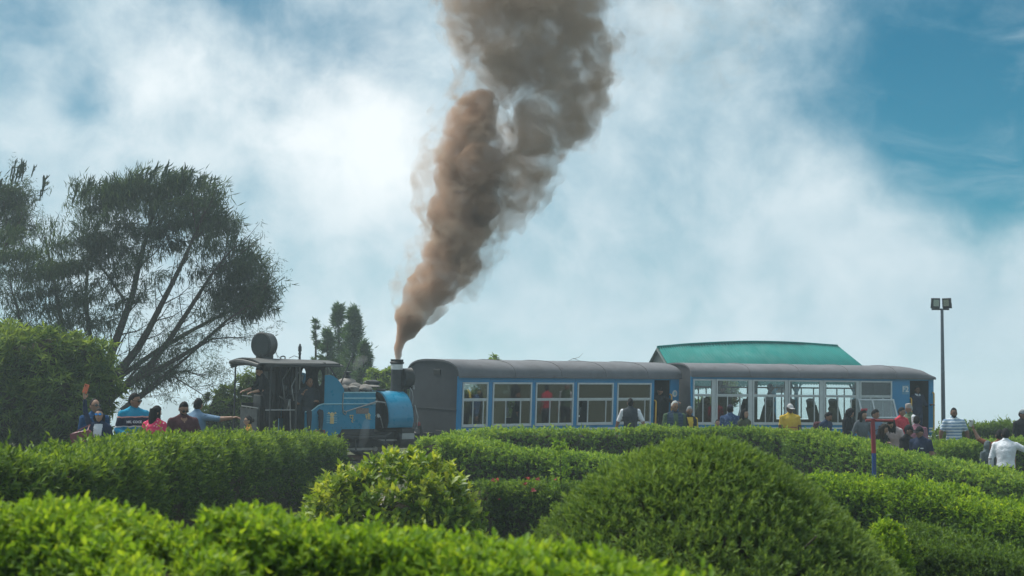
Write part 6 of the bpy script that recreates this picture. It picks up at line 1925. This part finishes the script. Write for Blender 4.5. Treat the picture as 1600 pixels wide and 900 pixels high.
person('woman in olive clothes glancing right beside the patterned shirt', 1163, 640, 40.2, 35, olive, 'light', 1.62, None, 'black', 'long', 1.0, 0, 15, 4, fem=True)
person('man in yellow T-shirt and white cap facing the camera', 1234, 632, 40.0, 6, banded('yellow_tee', [(1.02, (0.36, 0.13, 0.07)), (1.035, (0.62, 0.42, 0.06)), (1.12, (0.36, 0.14, 0.07)), (1.15, (0.62, 0.42, 0.06))], (0.62, 0.42, 0.06), 0.03), 'deep', 1.70, None, 'black', 'short', 0.32, 0, 18, 8, cap=('cap', cap_w), bulk=1.16)
y17, h17, S17, U17 = person('youth in navy and white sports jacket looking down to the right', 1294, 643, 39.6, 42, banded('sports_jacket', [(1.02, (0.5, 0.55, 0.62)), (1.09, (0.03, 0.05, 0.10)), (1.16, (0.45, 0.5, 0.58)), (1.19, (0.03, 0.05, 0.10))], (0.03, 0.05, 0.10), 0.03), 'mid', 1.62, None, 'black', 'short', 1.0, 16, 20, 14)
bk = empty('backpack', S17 @ U17(0.0, 0.20, 1.02), (R(16), 0, R(42)), label='maroon backpack on the youth in the sports jacket', cat='backpack')
MB().bx(-0.14, 0.14, -0.06, 0.10, -0.04, 0.34).build('pack', maroon, bk, bevel=0.05); MB().bx(-0.10, 0.10, 0.101, 0.15, 0.0, 0.17).build('pocket', maroon, bk, bevel=0.03)
m = MB()
for sd in (1, -1): m.tube([(sd * 0.10, -0.05, 0.30), (sd * 0.11, -0.18, 0.34), (sd * 0.12, -0.30, 0.22)], 0.014, 6)
m.build('strap', maroon, bk)
person('woman in black with a black headscarf looking at her hands', 1328, 638, 40.0, 40, black_c, 'light', 1.62, black_c, 'black', 'bob', 1.0, 12, 10, 22, fem=True, cap=('hood', black_c), armR=((-0.2, -0.3, -0.9), (0.5, -0.8, 0.15)), armL=((0.2, -0.3, -0.9), (-0.5, -0.8, 0.1)))
g19, h19, S19, U19 = person('woman in grey top with long hair and red hair band', 1348, 641, 37.2, 20, grey_c, 'light', 1.64, denim, 'black', 'long', 1.0, 4, 15, 12, fem=True, armL=((0.45, 0, -1), (0.1, -0.1, -1)), armR=((-0.4, 0, -1), (-0.05, -0.1, -1)))
hb_ = [c for c in g19.children if c.name.startswith('hair')][0]
hcx = U19(0, -0.05, 1.70)
m = MB()
for k_ in range(7):
    a_ = math.pi * (0.15 + 0.7 * k_ / 6); c0 = hcx + Vector((math.cos(a_) * 0.07, 0.0, math.sin(a_) * 0.02 - 0.015))
    m.tube([c0, c0 + Vector((math.cos(a_) * 0.03, -0.02, 0.05))], [0.018, 0.004], 5)
m.build('red_hair_band', red_c, hb_)
person('person in blue shirt half hidden behind the crossbar post', 1367, 640, 38.6, 30, denim, 'mid', 1.70, None, 'black', 'short', 0.5, 6, 20, 10)
person('woman in pale pink tunic bending forward with dark plait', 1392, 650, 38.0, -35, pinkw, 'light', 1.66, pinkw, 'black', 'long', 1.0, 34, 0, 18, fem=True, bulk=1.08, armL=((0.35, -0.35, -1), (0.3, -0.15, -1)), armR=((-0.2, -0.6, -0.8), (0.1, -0.7, -0.6)))
person('woman in dark top with long brown hair crouching below the pink tunic', 1381, 661, 36.2, 35, black_c, 'light', 1.60, black_c, 'brown', 'long', 1.0, 20, 30, 6, fem=True, armR=((-0.2, -0.5, -0.8), (0.35, -0.6, 0.75)))
person('man in red T-shirt beside the last coach door', 1408, 637, 42.0, 35, red_c, 'mid', 1.70, None, 'black', 'short', 0.4, 2, 20, 8, armL=((0.2, -0.3, -0.9), (-0.4, -0.9, 0.0)))
person('man in patterned cap and green waistcoat with pale sash', 1421, 632, 42.6, -70, white_c, 'mid', 1.72, None, 'grey', 'short', 1.0, 0, 0, 4, vest=green_c, cap=('topi', topi_m))
person('man in mauve shirt seen from behind near the coach door', 1432, 650, 38.4, 155, mauve, 'mid', 1.68, None, 'black', 'short', 1.0, 6, 0, 4, bulk=1.12)
person('man in black T-shirt and dark cap turned to his neighbour', 1419, 664, 35.4, 45, black_c, 'mid', 1.68, None, 'black', 'short', 0.35, 10, 25, 6, glasses='dark', cap=('cap', black_c), armL=((0.1, -0.4, -0.9), (-0.4, -0.9, 0.1)), armR=((-0.2, -0.3, -0.9), (0.3, -0.95, 0.0)))
n27, h27, S27, U27 = person('man in navy polo and dark cap, nearest of the pair behind the hedge', 1437, 667, 35.0, -40, navy_c, 'mid', 1.70, None, 'black', 'short', 0.35, 8, -20, 4, cap=('cap', black_c), bulk=1.12)
b27 = [c for c in n27.children if c.name.startswith('body')][0]
MB().bx(0.05, 0.12, -0.005, 0.0, -0.012, 0.012).build('chest_mark', white_c, b27, smooth=False).location = U27(0.0, -0.138, 1.26)
c2x = (along2(1419) + along2(1449)) / 2
person('guard in navy sweater and white collar standing in the last coach door', 0, 0, 0, 14, navy_c, 'dark', 1.66, navy_c, 'black', 'short', 1.0, 0, 0, 0, loc=C2M @ Vector((c2x + 0.10, -0.80, 0.18)), collar=white_c, armL=((0.25, -0.15, -0.95), (0.22, -0.75, 0.1)), armR=((-0.2, 0.05, -1), (0.05, -0.1, -1)), bulk=1.08)
person('bearded man in blue and white striped polo shirt below the lamp mast', 1490, 638, 39.2, 0, striped, 'dark', 1.72, None, 'black', 'short', 0.38, 0, 0, 0, beard='black', bulk=1.22, armL=((0.4, 0, -1), (0.12, -0.1, -1)), armR=((-0.4, 0, -1), (-0.12, -0.1, -1)))
person('child in grey hooded top beside the man in white', 1543, 690, 33.0, 25, hood_c, 'dark', 1.28, None, 'black', 'short', 1.0, 0, 10, 4, cap=('hood', hood_c))
_, h31, _, _ = person('man in russet shirt raising a phone, hidden behind the white shirt', 1562, 672, 34.2, 165, brown_c, 'mid', 1.70, None, 'black', 'short', 0.5, 0, 0, 0, armR=((-0.3, 0, -1), (-0.1, -0.3, -1)), armL=((0.85, -0.25, 0.45), (0.45, -0.1, 0.95)))
held_phone('silver phone in the raised hand of the man in russet', h31[1] + Vector((-0.01, -0.03, 0.03)), (0, R(8), R(10)), mat('silver_case', (0.45, 0.46, 0.44), 0.35, 0.4), (0.09, 0.012, 0.14))
person('man in white shirt seen from behind with an arm stretched right', 1571, 670, 32.6, 158, white_c, 'deep', 1.72, None, 'black', 'short', 1.0, 8, 12, 2, bulk=1.15, armR=((-0.9, -0.25, -0.45), (-0.95, -0.4, -0.05)), armL=((0.3, 0, -1), (0.0, -0.3, -1)))
person('man in dark jacket and grey cap at the right edge', 1597, 641, 40.5, 20, black_c, 'dark', 1.72, None, 'black', 'short', 1.0, 0, 30, 6, cap=('cap', cap_g), bulk=1.12)

# --- passengers inside the coaches
def rider(label, C_M, x, y, zf, yaw, shirt, skin, H=1.66, sit=True, **kw):
    p_ = C_M @ Vector((x, y, zf))
    return person(label, 0, 0, 0, yaw, shirt, skin, H, None, sit=sit, loc=p_, **kw)
sf2 = 0.18 + 0.46 - 0.43
rider('passenger in red shirt inside the second coach at the third window', C2M, along2(1180), -0.55, 0.18, 75, red_c, 'mid', 1.50, sit=False, lean=14, sleeve=0.8)
rider('passenger with a scarf over the head at the first window of the second coach', C2M, along2(1093), -0.15, sf2, 20, charcoal, 'mid', fem=True, cap=('hood', charcoal))
rider('passenger wearing a cap standing in the second window of the second coach', C2M, along2(1155), 0.1, 0.18, -30, charcoal, 'mid', 1.62, sit=False, cap=('cap', charcoal))
rider('passenger seated low in the second window of the second coach', C2M, along2(1135), 0.25, sf2, -50, black_c, 'dark')
rider('dark profile standing behind the pillar left of the fourth window', C2M, along2(1236), 0.35, 0.18, 80, black_c, 'deep', 1.66, sit=False)
sf1 = 0.22 + 0.46 - 0.43
rider('passenger in blue jacket standing in the second window of the blue coach', C1M, along1(790), -0.25, 0.22, 190, bluej, 'mid', 1.64, sit=False)
rider('passenger in grey top standing in the second window of the blue coach', C1M, along1(812), 0.1, 0.22, 200, charcoal, 'mid', 1.62, sit=False)
rider('passenger seated with blue jeans below the second window of the blue coach', C1M, along1(785), -0.55, sf1, 60, tan_c, 'light', fem=True, style='long')
rider('passenger with short hair standing in the third window of the blue coach', C1M, along1(862), 0.1, 0.22, 20, charcoal, 'mid', 1.62, sit=False)
rider('passenger bending over with a big bag in the fourth window', C1M, along1(932), 0.0, 0.22, 80, black_c, 'mid', 1.66, sit=False, lean=40, bulk=1.25)
rider('passenger in red seen at the edge of the fourth window', C1M, along1(902), -0.3, sf1, 60, red_c, 'mid')

# ================================================================== smoke, steam and hazy air
from mathutils import noise as mnoise

def volume_mat(name, col, density, aniso=0.0):
    m = bpy.data.materials.new(name); m.use_nodes = True
    t = m.node_tree; t.nodes.clear(); q = NG(t)
    out = q.n('ShaderNodeOutputMaterial'); v = q.n('ShaderNodeVolumePrincipled')
    v.inputs['Color'].default_value = (*col, 1); v.inputs['Density'].default_value = density; v.inputs['Anisotropy'].default_value = aniso
    q.link(v.outputs[0], out.inputs['Volume'])
    m.cycles.homogeneous_volume = True
    return m

def smoke_mat(name, col, density, lo, hi):
    """billowing smoke: fractal noise tears holes and curls into the mass"""
    m = bpy.data.materials.new(name); m.use_nodes = True
    t = m.node_tree; t.nodes.clear(); q = NG(t)
    out = q.n('ShaderNodeOutputMaterial'); v = q.n('ShaderNodeVolumePrincipled')
    v.inputs['Color'].default_value = (*col, 1)
    co = q.n('ShaderNodeTexCoord').outputs['Object']
    sp = q.n('ShaderNodeSeparateXYZ'); q.link(co, sp.inputs[0])
    n1 = q.noise(co, 1.45, 6, 0.62, 0.9)
    near = q.math('MAXIMUM', q.math('MULTIPLY', q.math('SUBTRACT', 3.9, sp.outputs[2]), 0.16), 0.0)     # unbroken just above the chimney
    n1 = q.math('ADD', n1, near)
    q.link(q.math('MULTIPLY', q.rng(n1, lo, hi, 0.0, density), q.math('ADD', 1.0, q.math('MULTIPLY', near, 9.0))), v.inputs['Density'])
    q.link(v.outputs[0], out.inputs['Volume'])
    return m

def puff_mesh(name, puffs, voxel, disp, seed, shrink=0.0):
    """billowing closed surface: overlapping balls fused, then roughened with fractal noise"""
    mb = MB()
    for (c, r_) in puffs:
        mb.ell(c, (r_, r_, r_), 12, 8)
    me_ = bpy.data.meshes.new('tmp'); me_.from_pydata(mb.v, [], mb.f)
    o = bpy.data.objects.new('tmp', me_); COL.objects.link(o)
    rm_ = o.modifiers.new('r', 'REMESH'); rm_.mode = 'VOXEL'; rm_.voxel_size = voxel
    dg = bpy.context.evaluated_depsgraph_get()
    res = bpy.data.meshes.new_from_object(o.evaluated_get(dg))
    bpy.data.objects.remove(o); bpy.data.meshes.remove(me_)
    n = len(res.vertices)
    co = np.empty(n * 3, np.float32); res.vertices.foreach_get('co', co); co = co.reshape(-1, 3)
    no = np.empty(n * 3, np.float32); res.vertices.foreach_get('normal', no); no = no.reshape(-1, 3)
    out = np.empty_like(co)
    for i in range(n):
        v = Vector(co[i])
        big = 1.0 - 2.2 * abs(mnoise.noise(v * 1.1 + Vector((seed, 0, 0))))
        mid = 1.0 - 2.2 * abs(mnoise.noise(v * 2.6 + Vector((0, seed, 0))))
        fine = 1.0 - 2.0 * abs(mnoise.noise(v * 6.0 + Vector((0, 0, seed)))) + mnoise.noise(v * 13.0) * 0.5
        k = min(1.0, max(0.12, (v.z - 2.3) / 2.5))
        out[i] = co[i] + no[i] * ((big * 0.42 + mid * 0.34 + fine * 0.24) * disp * k - shrink * k)
    res.vertices.foreach_set('co', out.reshape(-1)); res.update()
    o = bpy.data.objects.new('tmp', res); COL.objects.link(o)      # fuse again so that the roughened skin is closed and clean
    rm_ = o.modifiers.new('r', 'REMESH'); rm_.mode = 'VOXEL'; rm_.voxel_size = voxel * 0.8
    dg = bpy.context.evaluated_depsgraph_get(); r2 = bpy.data.meshes.new_from_object(o.evaluated_get(dg))
    bpy.data.objects.remove(o); bpy.data.meshes.remove(res); res = r2
    res.polygons.foreach_set('use_smooth', np.ones(len(res.polygons), bool))
    res.update()
    res.name = name
    return res

rr = random.Random(21)
D_S = 41.65
def plume(path, n, jitter=0.35, rk=0.62):
    """path rows (px, py, radius px) -> balls"""
    out = []
    q = spline([(a, b, c) for a, b, c in path], n)
    for v in q:
        r_ = v.z / FPX * D_S
        for k in range(3):
            p = P(v.x, v.y, D_S + rr.uniform(-0.6, 0.6) * r_)
            out.append((p + Vector((rr.uniform(-1, 1), 0, rr.uniform(-1, 1))) * r_ * jitter, r_ * rk * rr.uniform(0.75, 1.15)))
    return out
stem = [(622, 560, 8), (623, 545, 8), (627, 528, 10), (638, 505, 18), (657, 470, 27), (684, 430, 35), (708, 385, 43), (722, 340, 48), (732, 290, 51), (740, 240, 49), (746, 195, 40), (748, 172, 30)]
arm = [(745, 380, 18), (778, 330, 24), (805, 275, 32), (842, 215, 37), (876, 165, 44), (900, 100, 50)]
head = [(795, 120, 24), (765, 60, 38), (755, 10, 45), (745, -60, 52)]
head2 = [(895, 140, 36), (875, 80, 58), (850, 20, 75), (840, -50, 88), (830, -110, 80)]
mid2 = [(855, 140, 40), (828, 85, 58), (805, 20, 72), (795, -80, 85)]
stemp = plume(stem, 46)
rest = plume(arm, 22) + plume(head, 12) + plume(head2, 18) + plume(mid2, 14)
allp = stemp + rest
SM = empty('smoke_plume', P(622, 557, D_S), label='brown coal smoke rising from the chimney and drifting right', cat='smoke')
SM['kind'] = 'stuff'
off = SM.location
low = stemp
dense = puff_mesh('dense_smoke', [(c, r_ * 0.92) for c, r_ in low], 0.075, 0.42, 3.0)
upper = puff_mesh('upper_smoke', rest, 0.10, 0.80, 7.0)
veil = puff_mesh('thin_smoke', [(c, r_ * 1.35) for c, r_ in allp if c.z > 3.6], 0.16, 0.9, 11.0)
drift = puff_mesh('drifting_smoke', plume([(960, 60, 40), (1010, 30, 60), (1070, 10, 60), (1120, -20, 60), (1170, -60, 70)], 14, 0.8, 0.7) + plume([(1090, 110, 25), (1130, 70, 35)], 5, 0.8), 0.16, 0.9, 5.0)
for me_, den, lo, hi, col_ in ((dense, 4.6, 0.32, 0.62, (0.72, 0.49, 0.35)), (upper, 1.9, 0.34, 0.68, (0.74, 0.54, 0.39)), (veil, 2.0, 0.46, 0.76, (0.70, 0.55, 0.43)), (drift, 0.35, 0.48, 0.75, (0.6, 0.56, 0.52))):
    me_.materials.clear(); me_.materials.append(smoke_mat(me_.name, col_, den, lo, hi))
    o = link_mesh(me_.name, me_, SM)
    o.location = -off

def wisp(label, path, D, den, seed):
    rr.seed(seed)
    pf = []
    for v in spline(path, 16):
        for k in range(2):
            r_ = v.z / FPX * D
            pf.append((P(v.x + rr.uniform(-1, 1) * v.z * 0.4, v.y, D + rr.uniform(-.5, .5) * r_), r_ * rr.uniform(0.6, 1.0)))
    me_ = puff_mesh('steam', pf, 0.05, 0.10, seed)
    me_.materials.append(volume_mat('steam', (0.9, 0.92, 0.94), den, 0.2))
    o = link_mesh('steam_wisp', me_)
    return tag(o, label, 'steam', kind='stuff')
wisp('thin white steam leaking below the blue side tank', [(562, 706, 4), (567, 690, 7), (570, 672, 7), (574, 655, 5)], 39.6, 0.55, 2.0)
wisp('faint steam above the grey dome', [(552, 580, 3), (556, 572, 6), (562, 564, 8), (570, 560, 7)], 41.0, 0.35, 4.0)

hz_me = MB().bx(-3800, 3800, -500, 4400, -50.0, 17.0).mesh('haze', [volume_mat('hazy_air', (0.78, 0.92, 1.0), 0.0014, 0.35)], False)
hazebox = link_mesh('haze', hz_me)
tag(hazebox, kind='stuff')
